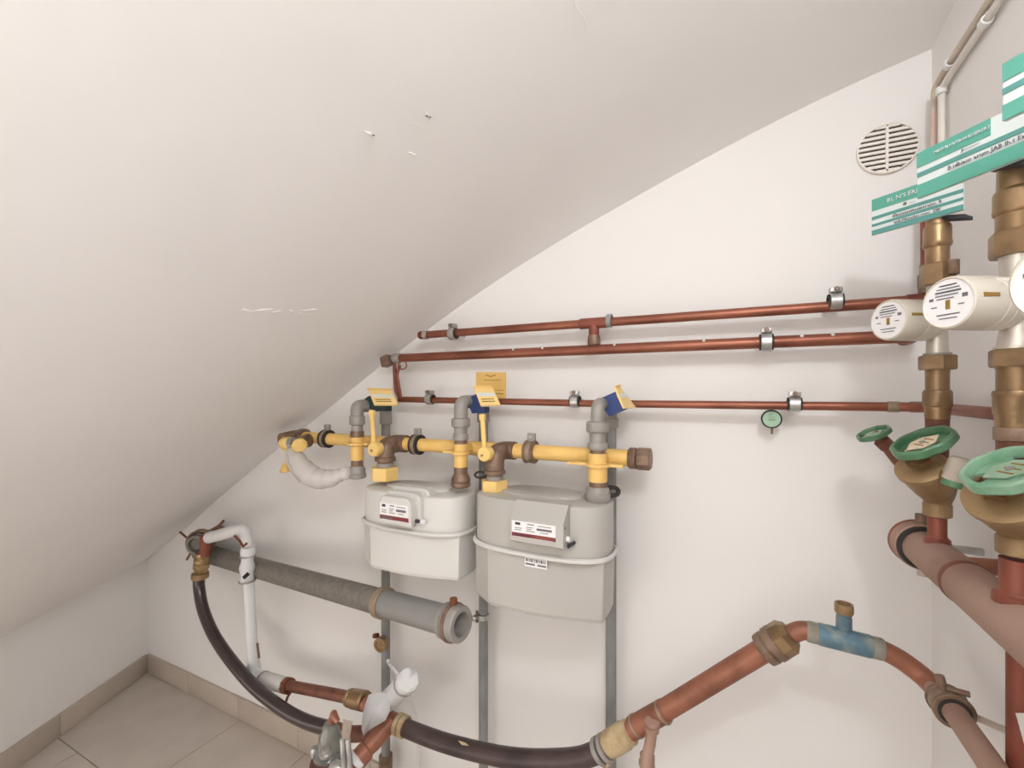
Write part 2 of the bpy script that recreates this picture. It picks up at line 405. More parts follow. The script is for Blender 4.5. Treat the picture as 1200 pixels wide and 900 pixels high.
# lower pipe, turns the corner and runs on along the right wall
a = at(468, 468, D1); zr = at(1070, 477, D1).z; Z3 = zr
cx3 = RX-.028
pts = [a, Vector((a.x+.6,-D1,Z3)), Vector((cx3-.03,-D1,Z3)), Vector((cx3,-D1-.03,Z3)), Vector((cx3,-.62,Z3-.004))]
t = Thing('copper_pipe', 'lowest, thin copper pipe of the three along the back wall', 'pipe', a, 'copper pipes on the back wall')
t.part('pipe', tube(B(), fillet(pts, .03), .0088, 18), 'copper')
for px, mm in ((1047,'solder'),(1074,'galvd')):
    q = at(px, 476.5, D1); b = B(); lathe(b, (q.x-.010,-D1,Z3), (1,0,0), [(0,.009),(.002,.0102),(.018,.0102),(.020,.009)], 18); t.part('solder_joint', b, mm)
pipe_clamp(504, 467.5, D1, .0088, 'dulled brown clamp on the lowest copper pipe, left of the wall sign', mband='greyf')
pipe_clamp(674, 470, D1, .0088, 'bright zinc clamp on the lowest copper pipe, above the larger gas meter')
pipe_clamp(931, 473.5, D1, .0088, 'bright zinc clamp on the lowest copper pipe, beside the round gauge')
# round gauge
c = at(904, 491, .045)
t = Thing('dial_gauge', 'small round gauge with a pale green face and dark rim below the lowest copper pipe', 'gauge', c)
ga = (Vector((XC,YC,CAMZ))-c).normalized()*.35+Vector((0,-1,0))
b = B(); lathe(b, c+ga.normalized()*-.006, ga, [(0,.017),(.002,.0195),(.010,.0195),(.012,.017),(.012,.0165)], 32); t.part('rim', b, 'rubber')
b = B(); lathe(b, c+ga.normalized()*.0055, ga, [(0,.0165),(.0012,.0165)], 32); face = t.part('dial', b, 'gauge')
gx, gy, gn = frame(ga)
for k, (u_, v_, l_) in enumerate(((0,.0,.016),(0,-.003,.012),(0,.004,.012),(-.002,.009,.006))):
    b = B(); box(b, c+gn*.007+gx*u_+gy*v_, l_, .0010, .0006, X=gx, Y=gy, Z=gn); t.part('printed_line', b, 'ink', parent=face)
b = B(); cyl(b, c-gn*.006, (c.x,-.0005,c.z), .006, 12); t.part('wall_stem', b, 'chrome')
b = B(); cyl(b, c+Vector((.001,0,-.018)), c+Vector((.001,0,-.032)), .0022, 8); t.part('pin', b, 'bronze')
# yellow wall sign behind the middle gas riser
c = at(575, 452, .004)
p = [at(558,436,.006), at(592,436.5,.006), at(592,468,.006), at(558,468,.006)]
t = Thing('wall_sign', 'square yellow sign plate flat on the wall above the gas header', 'sign', c)
t.part('plate', slab(B(), p, .005, (0,-1,0)), 'yellow')
def sline(x0, y0, x1, y1, wd_, m='ink'):
    a, e = at(x0,y0,.0066), at(x1,y1,.0066); b = B(); v = (e-a); box(b, (a+e)/2, v.length, .0008, wd_, X=v.normalized(), Z=v.normalized().cross(Vector((0,1,0))) if False else (0,0,1)); t.part('printed_line', b, m)
sline(567,445.4,590-4,445.2,.0014,'inkb'); sline(580,457,590,457.4,.0014,'inkb'); sline(580,461,590,461.6,.0022,'inkb')
b = B(); tube(b, [at(569,439.6,.0066),at(572,440,.0066),at(575,441.5,.0066),at(578,440,.0066),at(581,439.6,.0066)], .0012, 6); t.part('printed_mark', b, 'inkb')

# ------------------------------------------------------------------ gas header
DH, DC = .112, .165
ZH = 1.153
a, e = at(352, 515, DH), at(740, 535, DH); a.z = e.z = ZH
t = Thing('gas_header_pipe', 'yellow painted gas header pipe running above both gas meters', 'pipe', a)
t.part('pipe', tube(B(), [a, e], .0185, 24), 'yellow')
b = B(); lathe(b, e-Vector((.006,0,0)), (1,0,0), [(0,.021),(.004,.024),(.016,.024),(.018,.022)], 24); t.part('cap_collar', b, 'bronze')
b = B(); lathe(b, e+Vector((.012,0,0)), (1,0,0), [(0,.021),(.003,.0255),(.028,.0255),(.031,.022),(.031,0)], 8, phase=pi/8); t.part('end_cap', b, 'bronze', ang=25)
for px in (466, 590, 700):
    q = at(px, 525, DH)
# left elbow
q = Vector((a.x-.012,-DH,ZH))
b = B(); tube(b, fillet([q+Vector((.03,0,0)), q+Vector((-.01,0,0)), q+Vector((-.012,-.05,-.006))], .025), .023, 20); t.part('elbow', b, 'bronze')
b = B(); ring(b, q+Vector((.026,0,0)), (1,0,0), .019, .0285, .02); t.part('elbow_collar', b, 'bronze')
def header_clamp(px, label):
    q = at(px, 520, DH); q.z = ZH
    tt = Thing('header_clamp', label, 'pipe clamp', q, 'clamps on the yellow gas header')
    tt.part('rubber_liner', ring(B(), q, (1,0,0), .0188, .0245, .024), 'rubber')
    tt.part('band', ring(B(), q, (1,0,0), .024, .0275, .012), 'solder')
    for s in (-1, 1): tt.part('edge_ring', ring(B(), q+Vector((s*.010,0,0)), (1,0,0), .0188, .0285, .007), 'bronze' if px > 600 else 'rubber')
    b = B(); box(b, q+Vector((.002,0,.036)), .020, .012, .020, bev=.002); lug = tt.part('lug', b, 'greyf')
    b = B(); cyl(b, q+Vector((.002,-.010,.037)), q+Vector((.002,.010,.037)), .004, 10); tt.part('screw', b, 'chrome', parent=lug)
    b = B(); cyl(b, q+Vector((0,.026,0)), (q.x,-.0005,q.z), .006, 10); tt.part('wall_stud', b, 'chrome')
header_clamp(383, 'black rubber lined clamp on the left end of the yellow header')
header_clamp(489, 'black rubber lined clamp on the yellow header, over the smaller gas meter')
header_clamp(622, 'rusty brown clamp on the yellow header, over the larger gas meter')

# outlet columns (riser over the meter, bend, down pipe to the floor)
def outlet(px, ytop, pxd, ents, flange, label, ybot=900, sleeve=None, dd=.045, hwd=5.2):
    q = at(px, 500, DC); th = Thing('gas_outlet_pipe', label, 'pipe', (q.x,q.y,0), 'grey gas outlet pipes')
    stack(th, px, DC, ents)
    r = rr(ents[0][5], q) if len(ents[0]) > 5 else rr(8, q)
    dq = at(pxd, 500, dd); zt = zrow(q, ytop); rd = rr(hwd, dq)
    z0 = zrow(q, ents[0][3][0][0])
    dd_ = Vector((dq.x, dq.y, zt))
    pts = fillet([Vector((q.x,q.y,z0-.002)), Vector((q.x,q.y,zt)), dd_, dd_-Vector((0,0,.05))], .030)
    th.part('bend', tube(B(), pts, [r]*len(pts), 20), 'greyf')
    b = B(); lathe(b, dd_-Vector((0,0,.060)), (0,0,1), [(0,rd*1.15),(.003,rd*1.4),(.022,rd*1.4),(.025,rd*1.1)], 20); th.part('collar', b, 'greyf')
    b = B(); cyl(b, dd_-Vector((0,0,.05)), (dq.x,dq.y,0.001), rd, 18); th.part('down_pipe', b, 'galv')
    # yellow bracket plate across the header
    zf = zrow(q, flange[0]); hw = rr(flange[1], q)
    b = B(); hx, hy = hw, rr(flange[2], q)
    lathe(b, (q.x,q.y,zf-.003), (0,0,1), [(0,hy-.001),(.001,hy),(.006,hy),(.007,hy-.001)], 24)
    box(b, (q.x-hw*.62, q.y+.006, zf+.0005), hw*1.25, .018, .006, bev=.001)
    if flange[3]: box(b, (q.x+hw*.5, q.y+.006, zf+.0005), hw, .018, .006, bev=.001)
    th.part('bracket_plate', b, 'yellow')
    b = B(); cyl(b, (q.x, q.y+.002, zf+.012), (q.x, -DH, ZH), .015, 16); th.part('bracket_arm', b, 'yellow')
    return th, q, dd_, zt
colA = [('coupling','greyf',20,[(487,8),(488,9.5),(497,9.5),(498,8)]), ('neck','greyf',20,[(498,6.8),(505,7)]),
        ('ring_nut','bronze',20,[(505,7.6),(506,8.2),(512,8.2),(513,7)]), ('yellow_sleeve','yellow',20,[(512,8),(539,8)]),
        ('lower_neck','bronze',20,[(539,7.2),(547,7.4)]), ('bell_nut','greyf',20,[(546,8),(550,10),(555,10),(555.5,11),(559,11),(560,9.5)])]
tA, qA, dA, zA = outlet(418.5, 476, 452, colA, (520,17,12,True), 'leftmost grey gas outlet pipe, capped with no meter below it', hwd=5.2)
colB = [('coupling','greyf',20,[(490,9.5),(491,11),(499,11),(501,9)]), ('neck','greyf',20,[(500,8),(509,7.5)]),
        ('ring_nut','greyf',20,[(508,8.2),(510,9),(515,9),(516,8)]), ('thread','bronze',20,[(516,8),(520,8)]), ('yellow_sleeve','yellow',20,[(520,8),(547,8)]),
        ('lower_neck','bronze',20,[(547,8),(556,8)]), ('bell_nut','bronze',20,[(555,8.5),(560,11),(563,11.5),(564,10.5),(565,11.5),(569,11.5),(570.5,10)])]
tB, qB, dB, zB_ = outlet(540, 471, 566.5, colB, (531,20,10.5,False), 'middle grey gas outlet pipe rising from the smaller gas meter', hwd=5.4)
colC = [('coupling','greyf',20,[(494,12),(495,13.5),(505,13.5),(507,11.5)]), ('neck','greyf',20,[(507,10),(519,9.5)]),
        ('ring_nut','greyf',20,[(518,10.5),(520,12),(525,12),(527,10.5)]), ('thread','bronze',20,[(526,9),(531,9)]), ('yellow_sleeve','yellow',20,[(531,11.2),(564,11.2)]),
        ('lower_neck','bronze',20,[(563,10.4),(571,10.4)]), ('bell_nut','greyf',20,[(570,12),(572,13.5),(577,14),(578,15),(585,15),(587.5,13)])]
tC, qC, dC, zC = outlet(700.5, 474, 716, colC, (545,30,15,True), 'right grey gas outlet pipe rising from the larger gas meter', hwd=6.4)

def flag(qpx, plate, sd, pd, mat_s, label, sl, rows=2):
    """label holder: sleeve strapped on a bend with a yellow plate"""
    cpt = at(*qpx, sd)
    th = Thing('tag_holder', label, 'pipe tag', cpt, 'tag holders on the gas outlets')
    pts = [at(x, y, sd) for x, y in sl]
    th.part('sleeve', slab(B(), pts, .026), mat_s)
    pp = [at(x, y, dd) for (x, y), dd in zip(plate, pd)]
    pl = th.part('plate', slab(B(), pp, .005), 'yellowl')
    nr = (pp[1]-pp[0]).cross(pp[2]-pp[0]).normalized()
    if nr.dot(Vector((XC,YC,CAMZ))-pp[0]) < 0: nr = -nr
    def bil(u, v): return (pp[0].lerp(pp[1], u)).lerp(pp[3].lerp(pp[2], u), v)+nr*.0008
    b = B(); slab(b, [bil(.08,.34), bil(.94,.34), bil(.94,.52), bil(.08,.52)], .0008, nr); th.part('paper_strip', b, 'signw', parent=pl)
    for k in range(rows):
        v = .66+k*.13; b = B(); slab(b, [bil(.15,v), bil(.8,v), bil(.8,v+.05), bil(.15,v+.05)], .0006, nr); th.part('printed_line', b, 'inkb', parent=pl)
    e0 = pp[0].lerp(pp[1], 0); b = B(); tube(b, [pp[0]+nr*.001, pp[1]+nr*.001], .0028, 8); th.part('plate_hinge', b, 'yellow', parent=pl)
flag((438,477), [(431,456),(459,457),(466,474),(438,474)], .135, (.15,.15,.19,.19), 'dgreen', 'yellow tag plate on a dark green sleeve, leftmost of the gas pipe tags', [(426.5,468),(432,464),(452,470),(452,482),(438,481.5),(431,477)])
flag((556,473), [(555,453.5),(577,454),(586.5,474),(563,475)], .135, (.15,.15,.19,.19), 'blue', 'yellow tag plate on a navy sleeve, in front of the square yellow sign', [(546.5,468),(557,462),(568,478),(567,484),(553,484.5)])
flag((716,474), [(721,453.5),(726,452),(745.5,477.5),(732,478)], .135, (.13,.11,.09,.15), 'blue', 'yellow tag plate seen edge on with navy sleeve, rightmost of the gas pipe tags', [(701,468),(721,459),(732,480),(714,488),(709,481)], 0)

# inlet valves
def inlet(px, yb, cx, ynut, ylev, hexhw, label, lever=True):
    q = at(px, yb, DC)
    th = Thing('gas_valve', label, 'valve', (q.x,q.y,q.z), 'yellow lever gas valves')
    q0 = Vector((q.x,-DH,ZH))
    r = rr(11, q)
    b = B(); tube(b, fillet([Vector((q.x+.03,-DH,ZH)), Vector((q.x,-DH,ZH)), Vector((q.x,-DC,ZH-.002)), Vector((q.x,-DC,zrow(q,ynut-8)))], .03), r, 20); th.part('body', b, 'bronze')
    k = rr(1, q)
    z = lambda y: zrow(q, y)
    b = B(); lathe(b, (q.x,q.y,z(ynut-12)), (0,0,-1), [(0,11*k),(.002,12.5*k),((z(ynut-12)-z(ynut-7)),12.5*k),((z(ynut-12)-z(ynut-6)),9*k),((z(ynut-12)-z(ynut)),9*k)], 20); th.part('union_nut', b, 'bronze')
    b = B(); lathe(b, (q.x,q.y,z(ynut-5)), (0,0,-1), [(0,9*k),(.002,10*k),((z(ynut-5)-z(ynut+2)),10*k)], 20); th.part('steel_ring', b, 'greyf')
    hb = z(ynut)-z(ynut+hexhw[1])
    b = B(); lathe(b, (q.x-.002,q.y,z(ynut+hexhw[1])), (0,0,1), [(0,hexhw[0]*k*.97),(.002,hexhw[0]*k),(hb-.002,hexhw[0]*k),(hb,hexhw[0]*k*.97)], 6, phase=hexhw[2]); th.part('hex_cover', b, 'yellowp', ang=20)
    # lever with round boss
    lx, ly0, ly1 = ylev
    dl = DC+.045
    bo = at(lx, ly1, dl); tp_ = at(lx-2.5, ly0, dl-.005); kk = rr(1, bo)
    b = B(); lathe(b, bo+Vector((0,.020,0)), (0,-1,0), [(0,8*kk),(.004,9*kk),(.022,9*kk),(.026,8*kk),(.026,0)], 24); lv = th.part('lever_boss', b, 'yellowp')
    b = B(); lathe(b, bo+Vector((-.004,-.006,-.003)), (0,-1,0), [(0,1.6*kk),(.0012,1.6*kk),(.0014,0)], 10); th.part('boss_screw', b, 'bronze', parent=lv)
    b = B(); v = tp_-bo; box(b, (bo+tp_)/2+v*.06, v.length*.86, .007, 5.4*kk, X=v.normalized(), Y=(0,1,0), Z=v.normalized().cross(Vector((0,1,0))), bev=.0015); th.part('lever', b, 'yellowp')
    b = B(); box(b, tp_, 7*kk, .012, 7.5*kk, bev=.0025); th.part('lever_knob', b, 'yellowp')
    b = B(); cyl(b, bo+Vector((0,.018,0)), Vector((q.x-.004,q.y,bo.z)), .009, 12); th.part('spindle', b, 'bronze')
inlet(451.5, 520, 440, 547, (438.5, 484, 526.5), (17, 15, .3), 'yellow lever gas valve feeding the smaller gas meter')
inlet(580, 529, 582, 562, (568, 489, 532), (16, 16, .1), 'yellow lever gas valve feeding the larger gas meter')
# black wire seals beside the unions
solo('seal_wire', 'small black wire loop beside the union of the larger meter inlet', 'wire', tube(B(), [at(563+6*cos(k*pi/8)*1.1, 556.5+3.6*sin(k*pi/8), .17) for k in range(17)], .0026, 8), 'rubber')
b = B(); tube(b, spline([at(709,575,.16),at(715,571,.15),at(722,572,.14),at(725,576,.14),at(722,580,.15),at(712,581,.16)],5), .0048, 10); solo('seal_clip', 'dark clip hanging beside the outlet union of the larger meter', 'clip', b, 'rubber')
# left end valve without meter, cap on string, plastic bag
q = at(345, 519, .165)
t = Thing('gas_valve', 'yellow and steel stop valve at the far left end of the header', 'valve', q)
b = B(); lathe(b, at(362,516,.155), at(338,520,.17)-at(362,516,.155), [(0,.021),(.012,.021),(.014,.018),(.04,.018)], 20); t.part('body', b, 'bronze')
b = B(); lathe(b, at(345.5,518.8,.166), at(338,520,.17)-at(362,516,.155), [(0,.0155),(.002,.0185),(.018,.0185),(.02,.016)], 20); t.part('steel_collar', b, 'chrome')
b = B(); lathe(b, at(340.5,519.5,.169), at(326,519.5,.175)-at(341,519.5,.169), [(0,.018),(.004,.021),(.026,.0205),(.036,.014),(.037,0)], 14); t.part('end_cap', b, 'yellowp')
b = B(); lathe(b, at(350,520,.185), at(353,526,.20)-at(350,520,.185), [(0,.012),(.002,.021),(.014,.023),(.022,.017),(.024,0)], 12); t.part('wing_cap', b, 'yellowp')
t2 = Thing('hanging_cap', 'small yellow cap hanging on a string under the left end valve', 'cap', at(334,528,.175))
t2.part('string', tube(B(), [at(331.5,526,.175),at(333,536,.175),at(334.5,545,.175)], .0022, 8), 'yellowl')
t2.part('cap', lathe(B(), at(334,543,.175), Vector((.12,0,-1)), [(0,.004),(.006,.009),(.022,.0165),(.026,.0165),(.028,.012),(.028,0)], 14), 'yellow')
# bag
bp = spline([at(343,527,.18),at(348,538,.185),at(357,551,.19),at(370,560,.19),at(385,561,.19),at(398,557,.19),at(407,555,.185)], 6)
n = len(bp)
rs = [(.017+.014*sin(pi*min(1, (k/(n-1))*1.15)))*(1 if k < n*.82 else .86)+.0012*sin(k*1.3) for k in range(n)]
t = Thing('plastic_bag', 'milky plastic bag taped over the open valve end left of the smaller meter', 'bag', bp[0])
b = tube(B(), bp, rs, 18)
t.part('bag', b, 'bag', ang=80)
b = B(); slab(b, [at(330,527,.175),at(346,529,.178),at(352,548,.185),at(351,566,.19),at(340,553,.182),at(333,538,.178)], .0015); t.part('loose_film', b, 'bag')
b = B(); lathe(b, bp[-1]-Vector((.012,0,0)), (1,-.1,.1), [(0,.012),(.004,.020),(.016,.018),(.024,.011),(.025,0)], 12); t.part('twisted_end', b, 'bag')

# ------------------------------------------------------------------ gas meters
def plan(a_, b_, e=2.8, n=56):
    out = []
    for k in range(n):
        th = 2*pi*k/n; c, s = cos(th), sin(th)
        out.append((a_*math.copysign(abs(c)**(2/e), c), b_*math.copysign(abs(s)**(2/e), s)))
    return out
def plan_fac(a_, b_, n=64):
    out = []
    for x, y in plan(a_, b_, 4.5, n):
        u_ = x/a_
        if y < 0:
            lim = b_ if -.62 < u_ < .18 else b_*(1-.42*(u_-.18)/.82) if u_ >= .18 else b_*(1-.5*(-.62-u_)/.38)
            y = -min(-y, lim)
        out.append((x, y))
    return out
def meter(pxl, pxr, ytop, yband, ybot, m, label, boxpx, big, bd=.082):
    cL, cR = at(pxl, 640, DC), at(pxr, 640, DC)
    cx_, a_ = (cL.x+cR.x)/2, (cR.x-cL.x)/2
    f = at((pxl+pxr)/2, 600, DC); zt, zb, zbot = zrow(f, ytop), zrow(f, yband), zrow(f, ybot)
    th = Thing('gas_meter', label, 'gas meter', (cx_, -DC, zbot), 'diaphragm gas meters')
    P3 = lambda pl, z: [(cx_+x, -DC+y, z) for x, y in pl]
    b = B(); prism(b, [P3(plan(a_,bd), zb), P3(plan(a_,bd), zt-.004), P3(plan(a_-.0015,bd-.0015), zt-.001), P3(plan(a_-.005,bd-.005), zt+.0005)]); up = th.part('upper_case', b, m, ang=50)
    # raised crown between the connections
    b = B(); cr = lambda s, z: [(cx_-.01+x*s, -DC+.018+y, z) for x, y in plan(a_*.64, bd*.62, 2.6, 40)]
    prism(b, [cr(1, zt-.002), cr(.985, zt+.004), cr(.95, zt+.006)]); th.part('crown', b, m, ang=60)
    b = B(); P2 = plan_fac(a_-.002, bd-.002)
    prism(b, [P3([(x*.965, y*.95) for x, y in P2], zbot), P3([(x*.985,y*.985) for x, y in P2], zbot+.008), P3(P2, zb)]); th.part('lower_case', b, m, ang=9)
    # clamp band around the seam
    b = B(); pl = plan(a_+.003, bd+.003, 2.8, 64); hb = .0055
    sec = [(0,-hb),(.005,-hb*.6),(.006,0),(.005,hb*.6),(0,hb)]
    rings = [[b.verts.new((cx_+x*(1+s_/a_), -DC+y*(1+s_/bd), zb+h_)) for x, y in pl] for s_, h_ in sec]
    for A_, B_ in zip(rings, rings[1:]):
        for k in range(64): b.faces.new((A_[k], A_[(k+1)%64], B_[(k+1)%64], B_[k]))
    th.part('seam_band', b, 'metl' if not big else 'metl')
    # index box
    x0, x1, y0, y1 = boxpx; dfr = DC+bd
    pf = dfr+.036
    A0, A1 = at(x0,y0,pf), at(x1,y1,pf); zt_, zb_ = zrow(at((x0+x1)/2,600,pf), y0), zrow(at((x0+x1)/2,600,pf), y1)
    X0, X1 = A0.x, A1.x
    if big:   # boxy, sloped hood
        sec = [(dfr-.02, zt_+.002), (dfr+.004, zt_+.002), (pf, zt_-.030), (pf, zb_+.004), (pf-.005, zb_), (dfr-.02, zb_-.008)]
        b = B(); prism(b, [[(X, -d, z) for d, z in sec] for X in (X0, X0+.003, X1-.012, X1)]); hd = th.part('index_box', b, m, ang=25)
        zl0, zl1 = zt_-.034, zb_+.014
        b = B(); lathe(b, (X1-.002, -pf+.014, zt_-.040), (0,-1,0), [(0,.003),(.006,.003),(.007,0)], 8); th.part('screw', b, 'bronze', parent=hd)
        b = B(); lathe(b, (X1-.004, -pf+.022, zt_-.064), (1,-.2,0), [(0,.006),(.010,.006),(.012,.004),(.012,0)], 12); sl = th.part('seal', b, 'label', parent=hd)
        b = B(); box(b, (X1+.006, -dfr-.004, zt_-.078), .016, .012, .006, X=(.8,0,.6), Z=(-.6,0,.8)); th.part('seal_flap', b, 'inkd', parent=hd)
    else:     # rounded stepped hood
        def arch(X, s, dz=0):
            W = (X1-X0)/2; c0 = (X0+X1)/2
            return c0, W
        hd = None
        for dd_, gx_, gz in ((dfr-.012, .020, .016), (dfr+.012, .010, .008), (dfr+.036, 0, 0)):
            b = B(); L_ = []
            xa, xb_, za, zb2 = X0-gx_*.2, X1+gx_, zb_, zt_+gz
            rc = .022
            for k in range(7): L_.append((xb_-rc+rc*sin(k*pi/12), zb2-rc+rc*cos(k*pi/12)))
            L_ += [(xb_, za), (xa, za), (xa, zb2-rc*.5), (xa+rc*.4, zb2)]
            prism(b, [[(x, -(dd_-.028), z) for x, z in L_], [(x, -(dd_-.003), z) for x, z in L_], [(x+(-.003 if x > (xa+xb_)/2 else .003), -dd_, z-.002) for x, z in L_]])
            o = th.part('index_box' if hd is None else 'hood_step', b, m, ang=30, parent=hd)
            hd = hd or o
        pf = dfr+.036; zl0, zl1 = zt_-.016, zb_+.006
        b = B(); box(b, (X1+.012, -dfr-.006, zb_+.004), .022, .012, .010, bev=.002); th.part('seal', b, 'label', parent=hd)
        b = B(); box(b, (X1+.004, -dfr-.016, zb_+.006), .012, .006, .008); th.part('seal_flap', b, 'inkd', parent=hd)
        b = B(); box(b, ((X0+X1)/2+.012, -dfr-.008, zb_-.006), .05, .016, .018, bev=.004); th.part('latch', b, m, parent=hd)
    # label
    lx0, lx1 = X0+.004, X1-(.016 if big else .006)
    H_ = zl0-zl1
    def lab(u0, u1, v0, v1, mm, nm='printed_line', off=.0009):
        b = B(); box(b, (lx0+(lx1-lx0)*(u0+u1)/2, -pf-off/2, zl0-H_*(v0+v1)/2), (lx1-lx0)*(u1-u0), off, H_*(v1-v0)); return th.part(nm, b, mm, parent=hd)
    lab(0,1,0,.74,'label','label_plate'); lab(0,1,.74,1,'maroon','label_stripe')
    lab(.03,.97,.985,1,'label','printed_line',.0013)
    for u0,u1,v0,v1,mm in ((.08,.20,.08,.24,'inkd'),(.07,.24,.42,.46,'ink'),(.07,.22,.54,.58,'ink'),(.36,.52,.10,.16,'ink'),(.34,.50,.30,.34,'ink'),(.34,.46,.42,.46,'ink'),(.34,.54,.54,.58,'ink'),(.60,.90,.14,.18,'ink'),(.58,.92,.30,.44,'ink'),(.66,.84,.54,.58,'ink')):
        lab(u0,u1,v0,v1,mm,off=.0014)
    for k in range(8): lab(.06+k*.05,.09+k*.05,.82,.94,'ink' if not big else 'inkd',off=.0014)
    if big: lab(.56,.98,.80,.95,'copperr',off=.0014)
    return th, cx_, a_, zb, zbot
tm, mx, ma, mzb, mzbot = meter(437.5, 551.5, 573, 612, 662, 'metl', 'smaller, pale grey gas meter hanging left of the larger one', (444,481,583,613), False, .078)
tm2, mx2, ma2, mzb2, mzbot2 = meter(565.5, 717, 581, 637, 704, 'metg', 'larger, darker grey gas meter with a barcode sticker on its front', (598,660,594,640), True, .083)
fr = DC+.083-.002
c = at(628, 660, fr)
b = B(); box(b, (c.x,-fr-.0002,c.z), .052, .0012, .020); st = tm2.part('barcode_sticker', b, 'label')
for k in range(12):
    b = B(); box(b, (c.x-.0215+k*.0039,-fr-.0012,c.z+.0045), .0012+.0012*(k%3==0), .0008, .0065); tm2.part('barcode_bar', b, 'inkd', parent=st)
for x0, wd_ in ((-.013,.022),(.014,.02)):
    b = B(); box(b, (c.x+x0,-fr-.0012,c.z-.004), wd_, .0008, .0035); tm2.part('printed_line', b, 'ink', parent=st)

# small fittings on the down pipes
q = at(449, 752, .06)
t = Thing('round_plug', 'round brass plug with wing screw on the left grey down pipe', 'plug', q)
b = B(); lathe(b, at(449,753,.058), (.1,-1,0), [(0,.020),(.004,.022),(.018,.022),(.020,.018),(.020,.014),(.016,.012),(.016,0)], 22); t.part('plug', b, 'brassc')
b = B(); lathe(b, at(440,745,.07), (-.2,-1,.3), [(-.01,.007),(.006,.007),(.008,.005),(.008,0)], 10); t.part('wing_screw', b, 'rust')
q = at(558.5, 723, .055)
t = Thing('pipe_clip', 'small zinc screw clip on the middle grey down pipe', 'clip', q)
b = B(); ring(b, at(566.5,722,.045), (0,0,1), .0122, .0165, .014); t.part('band', b, 'chrome')
b = B(); lathe(b, q, (-.3,-1,0), [(0,.008),(.012,.008),(.014,.005),(.014,0)], 10); t.part('screw', b, 'chrome')
b = B(); cyl(b, at(559,716,.055), at(559,729,.055), .004, 8); t.part('wing', b, 'bronze')
b = B(); lathe(b, (dA.x,dA.y,at(452,900,.045).z-.01), (0,0,1), [(0,.020),(.03,.021),(.05,.021),(.054,.017)], 20); solo('pipe_socket', 'brown threaded socket at the foot of the left down pipe', 'socket', b, 'bronze')

# ------------------------------------------------------------------ grey drain pipe
a, e = at(243, 649, .045), at(536, 730.5, .235)
ax = (e-a).normalized(); rD = .0335
t = Thing('drain_pipe', 'thick grey drain pipe with an open end crossing the left down pipe', 'pipe', a)
mid = a.lerp(e, (at(452,708,.19)-a).length/(e-a).length)
b = B(); cyl(b, a-ax*.06, mid, rD, 28); t.part('pipe', b, 'galvd')
b = B(); cyl(b, mid, e-ax*.03, rD*1.03, 28); t.part('socket_pipe', b, 'greyp')
b = B(); ring(b, mid, ax, rD, rD+.007, .022); t.part('joint_ring', b, 'solder')
b = B(); lathe(b, e-ax*.04, ax, [(0,rD),(.004,rD+.008),(.014,rD+.009),(.016,rD+.005),(.022,rD+.005),(.024,rD+.008),(.05,rD+.008),(.054,rD+.005),(.054,rD-.006),(.010,rD-.008),(.010,0)], 32); t.part('end_socket', b, 'greyf')
b = B(); ring(b, e-ax*.012, ax, rD+.004, rD+.012, .010); sr = t.part('strap', b, 'bronze')
b = B(); cyl(b, e-ax*.012+Vector((0,0,rD+.010)), e-ax*.012+Vector((0,0,rD+.024)), .009, 10); t.part('strap_screw', b, 'rust', parent=sr)
# wall connection with the copper block and clamp ring
c0, c1 = at(229, 637, .06), at(229, 639, .155)
t = Thing('wall_connector', 'grey pipe stub held in a rusty clamp ring at the upper left', 'pipe', c0)
vd = (Vector((XC,YC,CAMZ))-c1); vd.z = 0; vd = (vd.normalized()*.6+Vector((.2,-1,0))).normalized()
t.part('stub', lathe(B(), c1-vd*.15, vd, [(0,.030),(.12,.030),(.13,.036),(.15,.036),(.152,.030),(.152,.026),(.135,.024),(.135,0)], 24), 'galvd')
rg = t.part('clamp_ring', ring(B(), c1-vd*.03, vd, .044, .050, .022, 30), 'bronze')
t.part('clamp_liner', ring(B(), c1-vd*.03, vd, .036, .0445, .016, 30), 'rubber', parent=rg)
for pxs in (((211,623.5),(221,632)),((252,621),(262,610)),((219,656),(225,645))):
    b = B(); tube(b, [at(*pxs[0],.14), at(*pxs[1],.14)], .004, 8); t.part('clamp_tab', b, 'rust', parent=rg)
# ------------------------------------------------------------------ white lagged pipe
t = Thing('lagged_pipe', 'white wrapped pipe bending down along the wall above the dark hose', 'pipe', at(290,650,.15))
pts = fillet([at(245,630,.15), at(268,624,.15), at(288,618,.15), at(290,650,.155), at(293,720,.145), at(297,782,.125)], .05)
k = rr(1, at(290,650,.15))
t.part('wrap', tube(B(), pts, [(8.2 if i < 8 else 7.0)*k for i in range(len(pts))], 20), 'foil')
pp = [at(291.5,640,.156), at(290,655,.155), at(289.5,668,.155), at(289.5,680,.155)]
t.part('loose_wrap', tube(B(), spline(pp,4), [k*(8.6+1.2*sin(i*1.1)) for i in range(13)], 18), 'foil', ang=60)
for y_, hw in ((651,9.6),(680.5,9.8)):
    c = at(289.8, y_, .155); t.part('wire_tie', ring(B(), c, (-.05,0,1), hw*k*.95, hw*k*1.07, .006), 'greyf')
b = B(); tube(b, [at(275,628,.19),at(281,634,.195),at(285,640.5,.195),at(289,637,.195)], .004, 8); t.part('torn_edge', b, 'rust')
b = B(); tube(b, [at(250,620,.15),at(256,617,.15),at(262,611,.15)], [.004,.006,.003], 8); t.part('torn_edge', b, 'rust')
b = B(); slab(b, [at(283.5,676,.195),at(289,671,.195),at(291.5,674,.195),at(286,679,.195)], .004); t.part('torn_hole', b, 'hole')
b = B(); tube(b, [at(301.5,754,.138), at(303.5,771,.133)], .004, 8); t.part('torn_edge', b, 'bronze')
b = B(); tube(b, fillet([at(296,779,.115), at(298,791,.115), at(312,799,.12)], .05), rr(9.5, at(300,790,.12)), 20); t.part('white_elbow', b, 'white')
